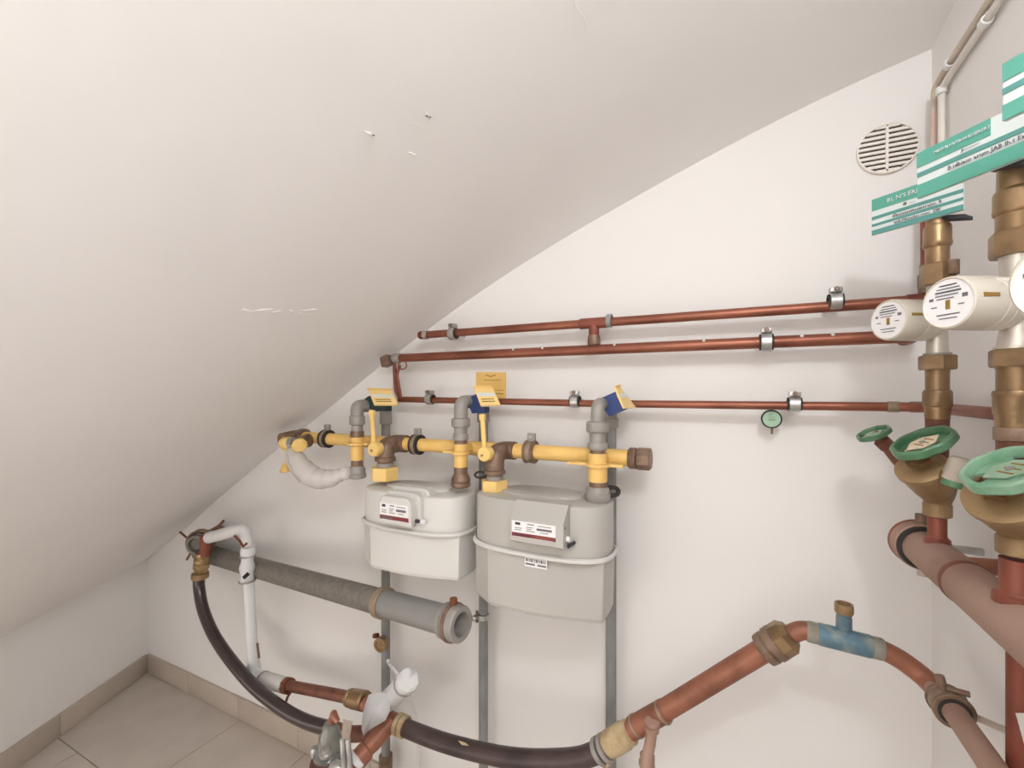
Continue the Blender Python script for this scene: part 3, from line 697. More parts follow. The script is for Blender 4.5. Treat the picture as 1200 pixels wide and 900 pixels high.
# lower copper run with grey sleeve
t = Thing('copper_branch_pipe', 'weathered copper pipe from the white elbow to the white cloth', 'pipe', at(335,803,.13))
p0, p1, p2 = at(306,796,.12), at(337,803.5,.13), at(412,818,.17)
v = (p1-p0).normalized()
k = rr(1, p1)
b = B(); lathe(b, p0, v, [(0,8.6*k),(.01,10.2*k),((p1-p0).length*.5,10.2*k),((p1-p0).length*.54,9.6*k),((p1-p0).length-.004,9.6*k)], 24); t.part('grey_sleeve', b, 'metl', 'pale grey sleeve')
b = B(); ring(b, p0+v*.018, v, 9.6*k, 10.9*k, .008); t.part('wire_tie', b, 'greyf')
cr_ = t.part('clamp', ring(B(), p1, v, 7*k, 9.6*k, .022), 'rust')
b = B(); tube(b, [at(340,812,.14),at(337,817,.14),at(335,823,.14)], .004, 8); t.part('clamp_bolt', b, 'rust', parent=cr_)
t.part('pipe', tube(B(), [p1-v*.01, at(375,810.5,.15), p2], 6.6*k, 20), 'copperb')
b = B(); lathe(b, at(409,817.5,.168), at(430,822,.18)-at(409,817.5,.168), [(0,.020),(.004,.0245),(.014,.0245),(.016,.022),(.022,.022),(.026,.026),(.075,.026),(.08,.022)], 24); t.part('union', b, 'brass')

# ------------------------------------------------------------------ dark hose, left part
t = Thing('hose', 'dark hose sagging from the upper left brass fitting to the copper tee', 'hose', at(233,675,.13), 'dark flexible hoses')
hp = spline([at(233,676,.14), at(233.5,690,.142), at(238,714,.15), at(250,743,.155), at(270,773,.165), at(298,805,.175), at(330,830,.185), at(360,846,.195), at(396,856,.205)], 8)
t.part('hose', tube(B(), hp, [rr(7.4, hp[0])*1.0 for p in hp], 20), 'hose')
b = B(); lathe(b, at(234.5,670,.14), (0,0,-1), [(0,.020),(.004,.028),(.016,.029),(.024,.028),(.026,.022)], 22); t.part('ferrule', b, 'brassc')
b = B(); zz = at(238,645,.14)
lathe(b, at(237.5,647,.14), (at(235,672,.14)-at(237.5,647,.14)), [(0,.024),(.008,.026),(.016,.025),(.02,.021),(.026,.026),(.036,.026),(.040,.021),(.046,.0265),(.06,.0265),(.066,.022),(.085,.022)], 22); t.part('brass_nipple', b, 'brassy')
b = B(); lathe(b, at(240.5,626,.14), at(240.5,650,.14)-at(240.5,626,.14), [(0,.012),(.004,.018),(.06,.018),(.08,.018)], 18); t.part('copper_elbow', b, 'copperr')
# ------------------------------------------------------------------ tee with wrapped handle
t = Thing('copper_tee', 'copper tee with brass ring under the white cloth, joining both hoses', 'pipe fitting', at(455,848,.20))
k = rr(1, at(455,848,.2))
b = B(); tube(b, spline([at(396,856.5,.205), at(412,860,.205), at(432,858,.205), at(448,848,.205)], 5), 9.0*k, 20); t.part('left_arm', b, 'copperb')
b = B(); cyl(b, at(428,824,.185), at(456,844,.2), 8.6*k, 20); t.part('upper_arm', b, 'copperd')
b = B(); cyl(b, at(446,839,.2), at(476,853,.2), 10*k, 22); t.part('body', b, 'copperd')
ta = (at(476,853,.2)-at(446,839,.2)).normalized()
for s_ in (-.006,.009): t.part('brass_ring', ring(B(), at(470,850,.2)+ta*s_, ta, 9.4*k, 12*k, .013), 'hemp')
b = B(); lathe(b, at(459,846,.205), at(418,892,.30)-at(459,846,.205), [(0,.021),(.06,.021),(.075,.019),(.08,.024),(.15,.024),(.155,.020),(.24,.019)], 20); t.part('branch_pipe', b, 'copperd')
b = B(); lathe(b, at(420,886,.295), at(408,902,.32)-at(420,886,.295), [(0,.02),(.003,.026),(.016,.026),(.018,.02)], 20); t.part('white_washer', b, 'cloth')
# wrapped handle and cloth
t = Thing('wrapped_handle', 'white wrapped valve handle pointing up right behind the hanging cloth', 'valve handle', at(456,824,.22))
p0, p1 = at(454,822,.20), at(479,796.5,.262)
hv = p1-p0
b = lathe(B(), p0, hv, [(0,.024),(.01,.0265),(hv.length*.75,.025),(hv.length,.026)], 22); t.part('wrap', b, 'foil')
b = lathe(B(), p1-hv.normalized()*.022, (at(484,792,.28)-p1)+hv*.25, [(0,.0245),(.006,.0268),(.018,.0265),(.025,.023),(.028,.0)], 18)
for v_ in b.verts: v_.co += Vector((.002*sin(v_.co.z*300), 0, .003*sin(v_.co.x*240)))
t.part('end_bulge', b, 'foil', ang=60)
t.part('wire_tie', ring(B(), p1-hv.normalized()*.03, hv, .0255, .029, .005), 'greyf')
out = [(432,814),(446,812),(456,812.5),(457,820),(456.5,834),(453,843),(446,848),(438,852),(430,858),(425.5,863),(423.8,854),(424.5,840),(427,826)]
cen = at(441, 832, .262)
b = B(); ro = []; n = len(out)
K = 5
for i, (x, y) in enumerate(out):
    e_ = at(x, y, .25); row = []
    for k_ in range(1, K+1):
        u_ = k_/K; p_ = cen.lerp(e_, u_); p_.y -= .010*(1-u_*u_)+.004*sin(x*.4+u_*3)*u_; row.append(b.verts.new(p_))
    ro.append(row)
cv = b.verts.new(cen+Vector((0,-.010,0)))
for i in range(n):
    A_, B_ = ro[i], ro[(i+1)%n]; b.faces.new((cv, A_[0], B_[0]))
    for k_ in range(K-1): b.faces.new((A_[k_], A_[k_+1], B_[k_+1], B_[k_]))
geo = bmesh.ops.solidify(b, geom=b.faces[:], thickness=.004)
solo('cloth', 'white cloth flap hanging over the copper tee', 'cloth', b, 'cloth')
# paper tag on the left arm
solo('paper_tag', 'blank grey paper tag wrapped on the copper arm beside the filter', 'tag', slab(B(), [at(402,843,.24),at(413,846,.24),at(409,866,.245),at(404,869,.25),at(400,864,.25)], .0015), 'paper')
# hose, right part
t = Thing('hose', 'dark hose running along the bottom from the copper tee to the long copper pipe', 'hose', at(478,854,.2), 'dark flexible hoses')
hp = spline([at(474,852.5,.2), at(500,863,.2), at(530,873,.2), at(570,883,.2), at(610,889.5,.2), at(650,890.5,.2), at(680,888,.2), at(703,880,.2)], 7)
t.part('hose', tube(B(), hp, .0212, 20), 'hoseb')
b = B(); slab(b, [at(537,868,.236),at(545,870.5,.235),at(549,874,.236),at(541,873,.237)], .003); t.part('scuff', b, 'hemp', 'pale scuffed patch')
ha = (at(740,858,.2)-at(703,880,.2)).normalized()
for s_ in (-.004,.012): t.part('hose_clamp', ring(B(), at(705,879,.2)+ha*s_, ha, .0205, .0275, .010), 'greyf')
b = B(); box(b, at(713,887,.2)+Vector((0,-.01,-.006)), .02, .014, .012, X=ha, bev=.002); t.part('clamp_screw', b, 'hemp')
# ------------------------------------------------------------------ long copper pipe lower right
t = Thing('bent_copper_pipe', 'long copper pipe rising to a blue corroded tee and bending toward the viewer', 'pipe', at(830,800,.2))
pA, pB = at(728,863,.2), at(905,755.5,.2)
va = (pB-pA).normalized()
b = B(); lathe(b, at(711,874,.2), va, [(0,.020),(.006,.0255),(.05,.0265),(.056,.024),(.066,.024),(.070,.0205)], 24); t.part('hemp_coupling', b, 'hemp', 'hemp wound brass coupling')
t.part('pipe', tube(B(), [pA-va*.02, pB], .0195, 24), 'copperd')
for px, py in ((746,850.5),(777,834.5)):
    t.part('solder_ring', ring(B(), at(px,py,.2), va, .019, .0225, .006), 'solder')
b = B(); cyl(b, at(742,853,.2), at(780,832,.2), .0212, 22); t.part('tee_body', b, 'copperd')
b = B(); tube(b, spline([at(764,842,.215), at(764,852,.222), at(762,870,.225), at(759,885,.23), at(757,905,.235)], 5), .0105, 16); br = t.part('branch', b, 'copperk')
for px, py, r_ in ((764.5,847,.0145),(764,855,.0135),(758.5,888,.0145),(758,896,.0155)):
    b = B(); lathe(b, at(px,py+3,.222), (0,0,1), [(0,.009),(.003,r_),(.010,r_),(.013,.009)], 16); t.part('branch_fitting', b, 'copperk', parent=br)
b = B(); lathe(b, at(893,763,.2), va, [(0,.020),(.003,.0275),(.016,.0285),(.018,.026),(.021,.026),(.022,.030),(.034,.030),(.036,.027)], 22); u1 = t.part('union_nut', b, 'bronze')
b = B(); lathe(b, at(907,754.5,.2), va, [(0,.026),(.002,.0295),(.026,.0295),(.030,.026),(.036,.021)], 8, phase=.3); t.part('union_hex', b, 'brass', ang=25)
zz = at(1000,752,.2).z
P0 = at(926,743.5,.2)
Xk = 2.735
pk = atx(1100, 808, Xk); zk = pk.z
pts = fillet([P0, at(940,737.5,.2), at(1040,762,.2), Vector((Xk-.01,-.205,zk+.006)), Vector((Xk,-.27,zk)), Vector((Xk,-.95,zk-.004))], .035)
rb_ = .0148
t.part('bent_pipe', tube(B(), pts, rb_, 24), 'copperk')
p0, p1 = at(940,738,.2), at(1045,764,.2)
b = B(); tube(b, fillet([P0, at(940,737.5,.2), at(1040,762,.2), Vector((Xk-.01,-.205,zk+.006)), Vector((Xk,-.262,zk))], .035), rb_+.0006, 24); t.part('clean_pipe', b, 'copperd')
vb = (p1-p0).normalized()
tc_ = at(989, 750, .2)
b = B(); lathe(b, tc_-vb*.040, vb, [(0,rb_+.002),(.006,rb_+.0036),(.074,rb_+.0036),(.080,rb_+.002)], 24); te = t.part('corroded_tee', b, 'verdi', 'blue green corroded tee')
for s_ in (-.043, .043):
    b = B(); lathe(b, tc_+vb*(s_-.011), vb, [(0,rb_+.0008),(.003,rb_+.0026),(.019,rb_+.0026),(.022,rb_+.0008)], 24); t.part('pale_collar', b, 'patina', parent=te)
b = B(); prs = [(0,.0135),(.014,.0125)]
zt0 = .016
for i in range(7): prs += [(zt0+i*.0036,.0118),(zt0+i*.0036+.0018,.0102)]
prs += [(zt0+.027,.0112),(zt0+.031,.0128)]
lathe(b, tc_, (0,0,1), prs, 20); t.part('threaded_nipple', b, 'verdi', parent=te)
b = B(); lathe(b, tc_+Vector((0,0,.046)), (0,0,1), [(0,.0128),(.002,.0138),(.012,.0138),(.016,.013),(.016,.010),(.010,.009),(.010,0)], 22); t.part('nipple_cap', b, 'brassc', parent=te)
# strap clamp with rods
pc = Vector((Xk,-.262,zk)); 
t = Thing('pipe_clamp', 'rusty clamp with threaded rods holding the bent copper pipe to the right wall', 'pipe clamp', pc)
t.part('band', ring(B(), pc, (0,1,0), .019, .0225, .022), 'solder')
for s_ in (-.013,.012): t.part('edge_ring', ring(B(), pc+Vector((0,s_,0)), (0,1,0), .016, .0245, .007), 'bronze')
t.part('rubber_liner', ring(B(), pc+Vector((0,-.010,0)), (0,1,0), .0145, .019, .018), 'rubber')
b = B(); cyl(b, pc+Vector((-.006,.004,.020)), pc+Vector((-.010,.006,.038)), .006, 10); t.part('bolt', b, 'bronze')
b = B(); tube(b, [pc+Vector((-.004,0,.024)), pc+Vector((.020,-.005,.025))], .0042, 10); t.part('wing', b, 'bronze')
b = B(); tube(b, [pc+Vector((.020,0,-.006)), Vector((RX-.0005,pc.y-.015,pc.z-.010))], .0046, 10); t.part('wall_rod', b, 'beige')

# ------------------------------------------------------------------ left filter
q = at(388, 890, .36)
t = Thing('water_filter', 'dark red filter body with clear cap and wing nut at the bottom edge', 'filter', q)
k = rr(1, q)
zz = lambda y: zrow(q, y)
b = B(); lathe(b, (q.x,q.y,zz(960)), (0,0,1), [(0,22*k),(zz(905)-zz(960),26*k),(zz(890)-zz(960),25*k),(zz(884)-zz(960),18*k)], 24); t.part('body', b, 'pump')
b = B(); lathe(b, (q.x-3*k,q.y,zz(887)), (.06,0,1), [(0,19*k),(zz(880)-zz(887),19.5*k),(zz(876)-zz(887),15*k),(zz(862)-zz(887),13.5*k),(zz(858)-zz(887),11*k),(zz(848)-zz(887),8.5*k),(zz(845)-zz(887),4*k),(zz(844)-zz(887),0)], 24); cp = t.part('clear_cap', b, 'clear')
b = B(); lathe(b, (q.x-3*k,q.y,zz(885)), (.06,0,1), [(0,8*k),(zz(852)-zz(885),6*k),(zz(850)-zz(885),0)], 16); t.part('filter_core', b, 'patina', parent=cp)
b = B(); lathe(b, (q.x+9*k,q.y-.03,zz(873)), (.05,-.1,1), [(0,5*k),(.004,7.5*k),(.010,7.5*k),(.013,5*k),(.022,5*k),(.024,0)], 8); t.part('cap_nut', b, 'chrome', parent=cp)
b = B(); lathe(b, (q.x-17*k,q.y-.02,zz(884)), (0,0,1), [(0,5*k),(.012,5.5*k),(.020,4*k),(.021,0)], 10); t.part('bleed_screw', b, 'chrome', parent=cp)
b = B(); tube(b, [at(387,848,.36),at(391,838,.36),at(396,846,.36)], [.008,.011,.006], 10); t.part('wing_nut', b, 'copperd')
for px in (401, 408): 
    b = B(); cyl(b, at(px,866,.40), at(px+2,905,.41), .0055, 12); t.part('bolt', b, 'chrome')
b = B(); lathe(b, at(394,902,.43), (0,-.3,1), [(0,.013),(.012,.015),(.016,.010),(.017,0)], 6); t.part('drain_screw', b, 'chrome')
# white cable
b = B(); tube(b, spline([at(454.5,774,.062),at(458,780,.05),at(466,791,.04),at(478,815,.035),at(486,836,.03),at(490,856,.028),at(490.5,880,.026),at(490,912,.024)], 6), .0055, 10); solo('cable', 'thin white cable hanging behind the wrapped handle down to the floor', 'cable', b, 'white')

# ------------------------------------------------------------------ vent
c = at(1039.5, 174.5, .004)
t = Thing('air_vent', 'round white slotted air vent high on the back wall', 'vent', c)
R_ = .0495
t.part('back_disc', lathe(B(), (c.x,-.0004,c.z), (0,-1,0), [(0,R_-.002),(.0015,R_-.002)], 40), 'hole')
t.part('rim', ring(B(), (c.x,-.005,c.z), (0,1,0), R_-.0028, R_, .008, 44), 'vent')
b = B(); box(b, (c.x-.001,-.007,c.z), .0045, .006, 2*R_-.014); t.part('centre_bar', b, 'vent')
ns = 9; pit = (2*R_-.012)/ns
for i in range(ns+1):
    z = c.z-R_+.006+i*pit; h = z-c.z; 
    hwid = sqrt(max(0, (R_-.002)**2-h*h))
    if hwid < .010: continue
    for s_ in (-1, 1):
        b = B(); box(b, (c.x+s_*(hwid/2+.0005), -.0052, z), hwid-.001, .0050, pit*.56); t.part('slat', b, 'vent')
# ------------------------------------------------------------------ conduits on the right wall
XW = RX-.008
def cw(px, py, off=.009): return atx(px, py, RX-off)
pts = fillet([cw(1095,196), cw(1095,104), cw(1104,88), cw(1160,0), cw(1185,-40)], .02)
t = Thing('conduit', 'left tan conduit of the pair bending diagonally up the right wall', 'conduit', cw(1095,150), 'conduits on the right wall')
r_ = rr(4.6, cw(1095,130))
t.part('pipe', tube(B(), pts, r_, 16), 'tan')
b = B(); cyl(b, cw(1095,196), cw(1095,133), r_*1.12, 16); t.part('lower_sleeve', b, 'pinkc')
pts = fillet([cw(1103.5,196), cw(1103.5,104), cw(1112,90), cw(1172,0), cw(1198,-40)], .02)
t = Thing('conduit', 'right whiter conduit of the pair bending diagonally up the right wall', 'conduit', cw(1103,150), 'conduits on the right wall')
t.part('pipe', tube(B(), pts, r_, 16), 'conw')
b = B(); cyl(b, cw(1103.5,196), cw(1103.5,112), r_*.92, 16); t.part('lower_sleeve', b, 'white')
for px, py, lb in ((1103.5,106,'lowest white clip on the conduits, at the bend'),(1112.5,75,'middle white clip on the left tan conduit'),(1155.3,25,'uppermost white clip on the right conduit')):
    c = cw(px, py, .010); dv = (cw(1160,0)-cw(1104,88)).normalized() if py < 100 else Vector((0,0,1))
    t = Thing('conduit_clip', lb, 'clip', c, 'white conduit clips')
    b = B(); ring(b, c, dv, r_*.98, r_*1.5, .012); t.part('saddle', b, 'white')
    b = B(); box(b, c+Vector((.004,0,0))+dv.cross(Vector((1,0,0)))*r_*1.4, .010, .008, .012, bev=.002); t.part('foot', b, 'white')
# ------------------------------------------------------------------ copper manifold
XM, ZM, RM = 2.72, 1.055, .0275
t = Thing('copper_manifold', 'thick dusty copper manifold running along the right wall toward the viewer', 'pipe', (XM,-.3,ZM))
b = lathe(B(), (XM,-.165,ZM), (0,-1,0), [(0,0),(.0,.012),(.006,.022),(.018,RM),(.62,RM),(.66,RM),(.661,0)], 32); t.part('pipe', b, 'copperk')
cl = Thing('pipe_clamp', 'broad dusty clamp around the far end of the copper manifold', 'pipe clamp', (XM,-.195,ZM))
cl.part('band', ring(B(), (XM,-.196,ZM), (0,1,0), RM+.004, RM+.0085, .030), 'copperk')
cl.part('rubber_liner', ring(B(), (XM,-.206,ZM), (0,1,0), RM*1.005, RM+.006, .022), 'rubber')
cl.part('edge_ring', ring(B(), (XM,-.183,ZM), (0,1,0), RM+.002, RM+.0095, .008), 'copperr')
b = B(); cyl(b, (XM+.002,-.196,ZM+RM+.005), (XM+.002,-.196,ZM+RM+.022), .008, 12); cl.part('bolt', b, 'bronze')
b = B(); cyl(b, (XM+.002,-.205,ZM-RM-.004), (XM+.002,-.205,ZM-RM-.018), .008, 12); cl.part('bolt', b, 'beige')
b = B(); cyl(b, (XM+RM+.006,-.196,ZM), (RX-.0005,-.196,ZM), .006, 10); cl.part('wall_stud', b, 'chrome')
b = B(); lathe(b, (XM,-.352,ZM), (0,-1,0), [(0,RM),(.002,RM+.0012),(.010,RM+.0012),(.012,RM)], 32); t.part('solder_seam', b, 'copperb')
b = B(); tube(b, [(XM+.01,-.30,ZM+.006), (RX,-.285,ZM+.006)], .0112, 16); t.part('wall_branch', b, 'copperd')
b = B(); tube(b, fillet([(XM+.036,-.30,1.0),(XM+.036,-.30,1.0)],.01), .001, 6); b.free()
# ------------------------------------------------------------------ risers, valves, meters, signs
UC = Vector((S_, C_, 0))                   # image-plane right
NV = Vector((-.50,-.18,.84)).normalized()
RW = .038
def riser(d, ents, label, y_bot, y_cu, hw_cu):
    q = Vector((XM,-d,1.2)); th = Thing('water_riser', label, 'pipe', (XM,-d,ZM+RM), 'brass water risers on the manifold')
    stack(th, 0, d, ents, p=q); k = rr(1, q)
    z0, z1 = ZM+RM*.8, zrow(q, y_cu)
    b = lathe(B(), (XM,-d,z0), (0,0,1), [(0,hw_cu*k*1.42),(.008,hw_cu*k*1.36),(.0105,hw_cu*k*1.05),(.012,hw_cu*k),(z1-z0,hw_cu*k)], 22); th.part('copper_foot', b, 'copperr')
    return th, q, k
def wheel(th, c, n, R, rim_m, disc_m, plate_m, hub=True, yaw=0.0):
    x, y, a = frame(n); h = R*.30
    prof = [(-h*.40,R*.80),(-h*.6,R*.92),(-h*.35,R),(h*.35,R),(h*.55,R*.95),(h*.5,R*.84),(-h*.1,R*.78)]
    b = B(); segs = 44; rings = []
    for k in range(segs):
        th_ = 2*pi*k/segs; rd = 1+.025*cos(8*th_)
        rings.append([b.verts.new(c+a*t_+x*(r_*rd*cos(th_))+y*(r_*rd*sin(th_))) for t_, r_ in prof])
    m_ = len(prof)
    for k in range(segs):
        A_, B_ = rings[k], rings[(k+1)%segs]
        for i in range(m_):
            j = (i+1)%m_; b.faces.new((A_[i], B_[i], B_[j], A_[j]))
    w_ = th.part('handwheel', b, rim_m)
    b = lathe(B(), c-a*h*.62, a, [(0,R*.34),(h*.25,R*.40),(h*.62,R*.34),(h*.62,0)], 24); th.part('wheel_hub', b, disc_m, parent=w_)
    for k in range(3):
        a0 = 2*pi*k/3+yaw; n_ = 8; span = 2*pi/3*.66
        ro_ = [c-a*h*.20+(x*cos(a0+span*i/n_)+y*sin(a0+span*i/n_))*R*.84 for i in range(n_+1)]
        ri_ = [c-a*h*.02+(x*cos(a0+span*i/n_)+y*sin(a0+span*i/n_))*R*.30 for i in range(n_+1)]
        b = B(); A_ = [b.verts.new(p) for p in ro_]; B_ = [b.verts.new(p) for p in ri_]
        C2 = [b.verts.new(p-a*h*.22) for p in ro_]; D2 = [b.verts.new(p-a*h*.22) for p in ri_]
        for i in range(n_):
            b.faces.new((A_[i],A_[i+1],B_[i+1],B_[i])); b.faces.new((C2[i],D2[i],D2[i+1],C2[i+1]))
            b.faces.new((A_[i],C2[i],C2[i+1],A_[i+1])); b.faces.new((B_[i],B_[i+1],D2[i+1],D2[i]))
        for i in (0, n_): b.faces.new((A_[i],B_[i],D2[i],C2[i]))
        th.part('spoke', b, disc_m, parent=w_)
    b = B(); an = yaw+.9
    pv = [c+a*h*.12+x*(R*.52*cos(an+k*pi/3)*(1.1 if k%3==0 else .86))+y*(R*.52*sin(an+k*pi/3)*(1.1 if k%3==0 else .86)) for k in range(6)]
    slab(b, pv, h*.12, a); pl = th.part('nameplate', b, plate_m, parent=w_)
    b = lathe(B(), c+a*h*.12, a, [(0,R*.10),(h*.10,R*.09),(h*.14,0)], 12); th.part('wheel_screw', b, 'greyf', parent=w_)
    for k in range(3):
        b = B(); box(b, c+a*(h*.13)+y*(R*(.22-.2*k))+x*R*.05, R*.42, R*.05, .0005, X=x, Y=y, Z=a); th.part('printed_line', b, 'inkb', parent=w_)
    return w_
def yvalve(d, zB, c, label, mats, sc=1.0, yaw=0.0):
    q = Vector((XM,-d,zB)); th = Thing('angle_valve', label, 'valve', q, 'brass angle seat valves with green handwheels')
    c = Vector(c); L = (c-q).length; av = (c-q+Vector((-.014,.002,-.004))).normalized()
    b = lathe(B(), q-Vector((0,0,.040*sc)), (0,0,1), [(0,.0145*sc),(.0015,.0165*sc),(.018*sc,.0165*sc),(.020*sc,.015*sc),(.030*sc,.019*sc),(.042*sc,.0215*sc),(.056*sc,.018*sc),(.066*sc,.0150*sc),(.080*sc,.0145*sc)], 26); bd_ = th.part('body', b, 'brassc')
    b = lathe(B(), q-Vector((0,0,.006*sc))-av*.004, av, [(0,.0185*sc),(.018*sc,.0235*sc),(L*.58,.0295*sc),(L*.59,.031*sc),(L*.67,.031*sc),(L*.69,.028*sc),(L*.71,.016*sc)], 28); th.part('bonnet', b, 'brassc', parent=bd_)
    b = lathe(B(), q+av*L*.66, av, [(0,.0165*sc),(L*.10,.0165*sc),(L*.11,.009*sc),(L*.25,.008*sc)], 6); th.part('stem_nut', b, 'brass', parent=bd_, ang=25)
    wheel(th, c, NV, RW*sc, *mats, yaw=yaw)
    return th, c
def wmeter(c_front, ax, L, R, label, base):
    """ax points from the riser to the dial face"""
    th = Thing('water_meter', label, 'water meter', c_front-ax*L, 'ivory water meters')
    b = lathe(B(), c_front-ax*L, ax, [(0,R*.92),(.001,R*.99),(L*.20,R*.99),(L*.21,R*.965),(L*.25,R*.965),(L*.26,R*1.0),(L*.38,R*1.0),(L*.39,R*.97),(L*.42,R*.97),(L*.43,R*1.0),(L*.93,R*.985),(L*.985,R*.955),(L,R*.90),(L-.0015,R*.86)], 44); cs = th.part('case', b, 'plastic')
    b = lathe(B(), c_front-ax*.0022, ax, [(0,R*.87),(.0012,R*.87)], 40); fc = th.part('dial', b, 'label')
    x, y, a = frame(ax)          # x right seen from front? handle by printing symmetric lines
    x = Vector((0,0,1)).cross(a).normalized(); y = a.cross(x)
    def ln(u_, v_, l_, h_=.0011, m='ink', rot=0.0):
        xr = x*cos(rot)+y*sin(rot); yr = a.cross(xr)
        b = B(); box(b, c_front-ax*.0008+x*(u_*R)+y*(v_*R), l_*R, h_, .0005, X=xr, Y=yr, Z=a); th.part('printed_line', b, m, parent=fc)
    for k, (u_, v_, l_) in enumerate(((0,.66,.62),(0,.54,.8),(0,.42,.9),(-.05,.30,.8),(-.1,.18,.6),(0,-.42,.8),(0,-.56,.62),(.45,-.1,.2),(-.5,-.1,.2))): ln(u_, v_, l_, .0012 if k != 2 else .0020, 'ink' if k else 'inkd')
    ln(.58,.20,.18,.004,'ink'); ln(-.6,.2,.14,.003)
    b = B(); box(b, c_front-ax*.0008-y*R*.06, R*.16, R*.34, .0008, X=x, Y=y, Z=a, bev=.0003); th.part('dial_mark', b, 'inkb', parent=fc)
    # window slot in the side of the case
    for vv, hh, mm in ((.0,.0032,'inkb'),(.0,.0,None)):
        if mm:
            sd = (a.cross(Vector((0,0,1)))); sd = sd if sd.dot(Vector((XC,YC,CAMZ))-c_front) > 0 else -sd
            b = B(); box(b, c_front-ax*L*.26+sd*R*.985+Vector((0,0,R*.12)), L*.28, .0016, .0038, X=ax, Y=sd, Z=(0,0,1)); th.part('side_window', b, mm, parent=cs)
    b = lathe(B(), c_front-ax*(L+.010), ax, [(0,R*.72),(.004,R*.9),(.011,R*.9)], 30); th.part('mount_ring', b, 'chromed')
    b = lathe(B(), base, (c_front-ax*(L+.006))-base, [(0,R*.42),((c_front-ax*(L+.006)-base).length,R*.62)], 24); th.part('neck', b, 'chromed')
    return th
D_1, D_2, D_3 = .265, .47, .665
e1 = [('top_coupling','brass',24,[(246,12),(247,14),(264,14),(265,16.5),(268,17.5),(282,17.5),(286,18.5),(289,17.5),(291,15)]),
      ('upper_nipple','brass',24,[(290,15),(310,15)]), ('hex_nut','brass',6,[(310,21),(311,22.5),(334,22.5),(335,21)],.5),
      ('meter_body','chromed',24,[(335,14),(350,13),(390,13),(404,13.5),(414,14),(415,17)]),
      ('washer','greyf',24,[(414,17.5),(417,17.5)]), ('lower_hex_nut','brass',6,[(416.5,22.5),(418,24),(432,24),(433.5,22.5)],.52),
      ('lower_nipple','brass',24,[(433,15.5),(440,15),(457,15)]), ('coupling','brass',16,[(457,16.5),(459.5,18.5),(475,18.5),(476,17.8),(477,16.5),(491,15.5)]),
      ('copper_neck','copperb',24,[(491,15),(520,14.5),(560,12)])]
t1, q1, k1 = riser(D_1, e1, 'farther brass and copper water riser, carrying the half hidden water meter', 632, 585, 12)
e2 = [('top_coupling','brass',24,[(190,25),(221,26),(223,29),(226,30.5),(243,30.5),(246,31.5),(249,31),(252,27)]),
      ('upper_nipple','brass',24,[(251,27.5),(274,27.5)]), ('hex_nut','brass',6,[(271,35),(273,37.5),(297,37.5),(300,35)],.35),
      ('meter_body','chromed',24,[(299,24),(315,22),(335,21),(380,21),(400,25),(407,26)]),
      ('washer','chromed',24,[(406,30),(410,30)]), ('lower_hex_nut','brass',6,[(409,35),(411,37.5),(428,37.5),(430,35)],.35),
      ('lower_nipple','brass',24,[(429,28),(434,26.5),(458,26.5)]), ('coupling','brass',16,[(458,30),(461,31.5),(464,31.5),(466,30.5),(485,30.5),(487,28.5),(500,27.5),(502,27)]),
      ('dark_ring','bronze',24,[(501,29),(502,30),(516,30),(517,28)]), ('copper_neck','copperb',24,[(516,26.5),(545,26),(600,22)])]
t2, q2, k2 = riser(D_2, e2, 'nearer brass and copper water riser at the right edge', 690, 655, 23)
zf = lambda y, q: zrow(q, y)
# third riser just outside the frame, same fittings brought to its own depth
q3 = Vector((XM,-D_3,1.2)); s3 = depth(q2)/depth(q3)
k3 = rr(1,q3); f3 = k2/k3
e3 = [(nm, m, sg, [(CY+(y-CY)*s3, hw*f3) for y, hw in pr], *rest) for nm, m, sg, pr, *rest in e2]
t3, q3, k3 = riser(D_3, e3, 'nearest brass water riser, standing just past the right edge', 700, CY+(655-CY)*s3, 23*f3)
for tt, dd_, zz_ in ((t1,D_1,1.137),):
    pass
b = B(); cyl(b, (XM+.012,-D_1-.012,zf(325,q1)), (XM+.012,-D_1-.012,zf(309,q1)), .0085, 16); 
pv1, c1_ = yvalve(D_1, 1.158, (2.690,-.312,1.229), 'brass valve whose green wheel carries a cream plate, on the farther riser', ('green','green','cream'), 1.0, .5)
t1.part('side_plug', b, 'bronze')
pv2, c2_ = yvalve(D_2, 1.168, (2.695,-.520,1.224), 'brass valve with a pale green wheel, cut by the right edge', ('greenl','greenl','gauge'), 1.0, .2)
yvalve(D_3, 1.168, (2.695,-.715,1.224), 'nearest brass valve with green wheel, standing past the right edge', ('greenl','greenl','gauge'), 1.0, .2)
# beige drain cap on the far valve
c = at(1113, 548, .30); dv = (at(1124,566,.30)-at(1113,545,.30)).normalized()
t = Thing('drain_nozzle', 'beige capped drain nozzle with green ring on the far brass valve', 'cap', c)
cc = at(1118, 552, .335); ax_ = (at(1131, 541, .345)-at(1108, 561, .32)).normalized()
dcb = Vector((XM,-D_1-.006,1.150))
b = lathe(B(), dcb, cc-dcb, [(0,.010),((cc-dcb).length,.012)], 18); t.part('spout', b, 'brassc')
b = lathe(B(), cc-Vector((0,0,.013)), Vector((.25,-.1,1)), [(0,.0120),(.002,.0135),(.028,.0135),(.032,.010),(.032,0)], 22); t.part('cap', b, 'beige')
b = lathe(B(), cc-Vector((.002,0,.021)), Vector((.25,-.1,1)), [(0,.009),(.001,.0125),(.009,.0125),(.010,.010)], 20); t.part('ring', b, 'green')
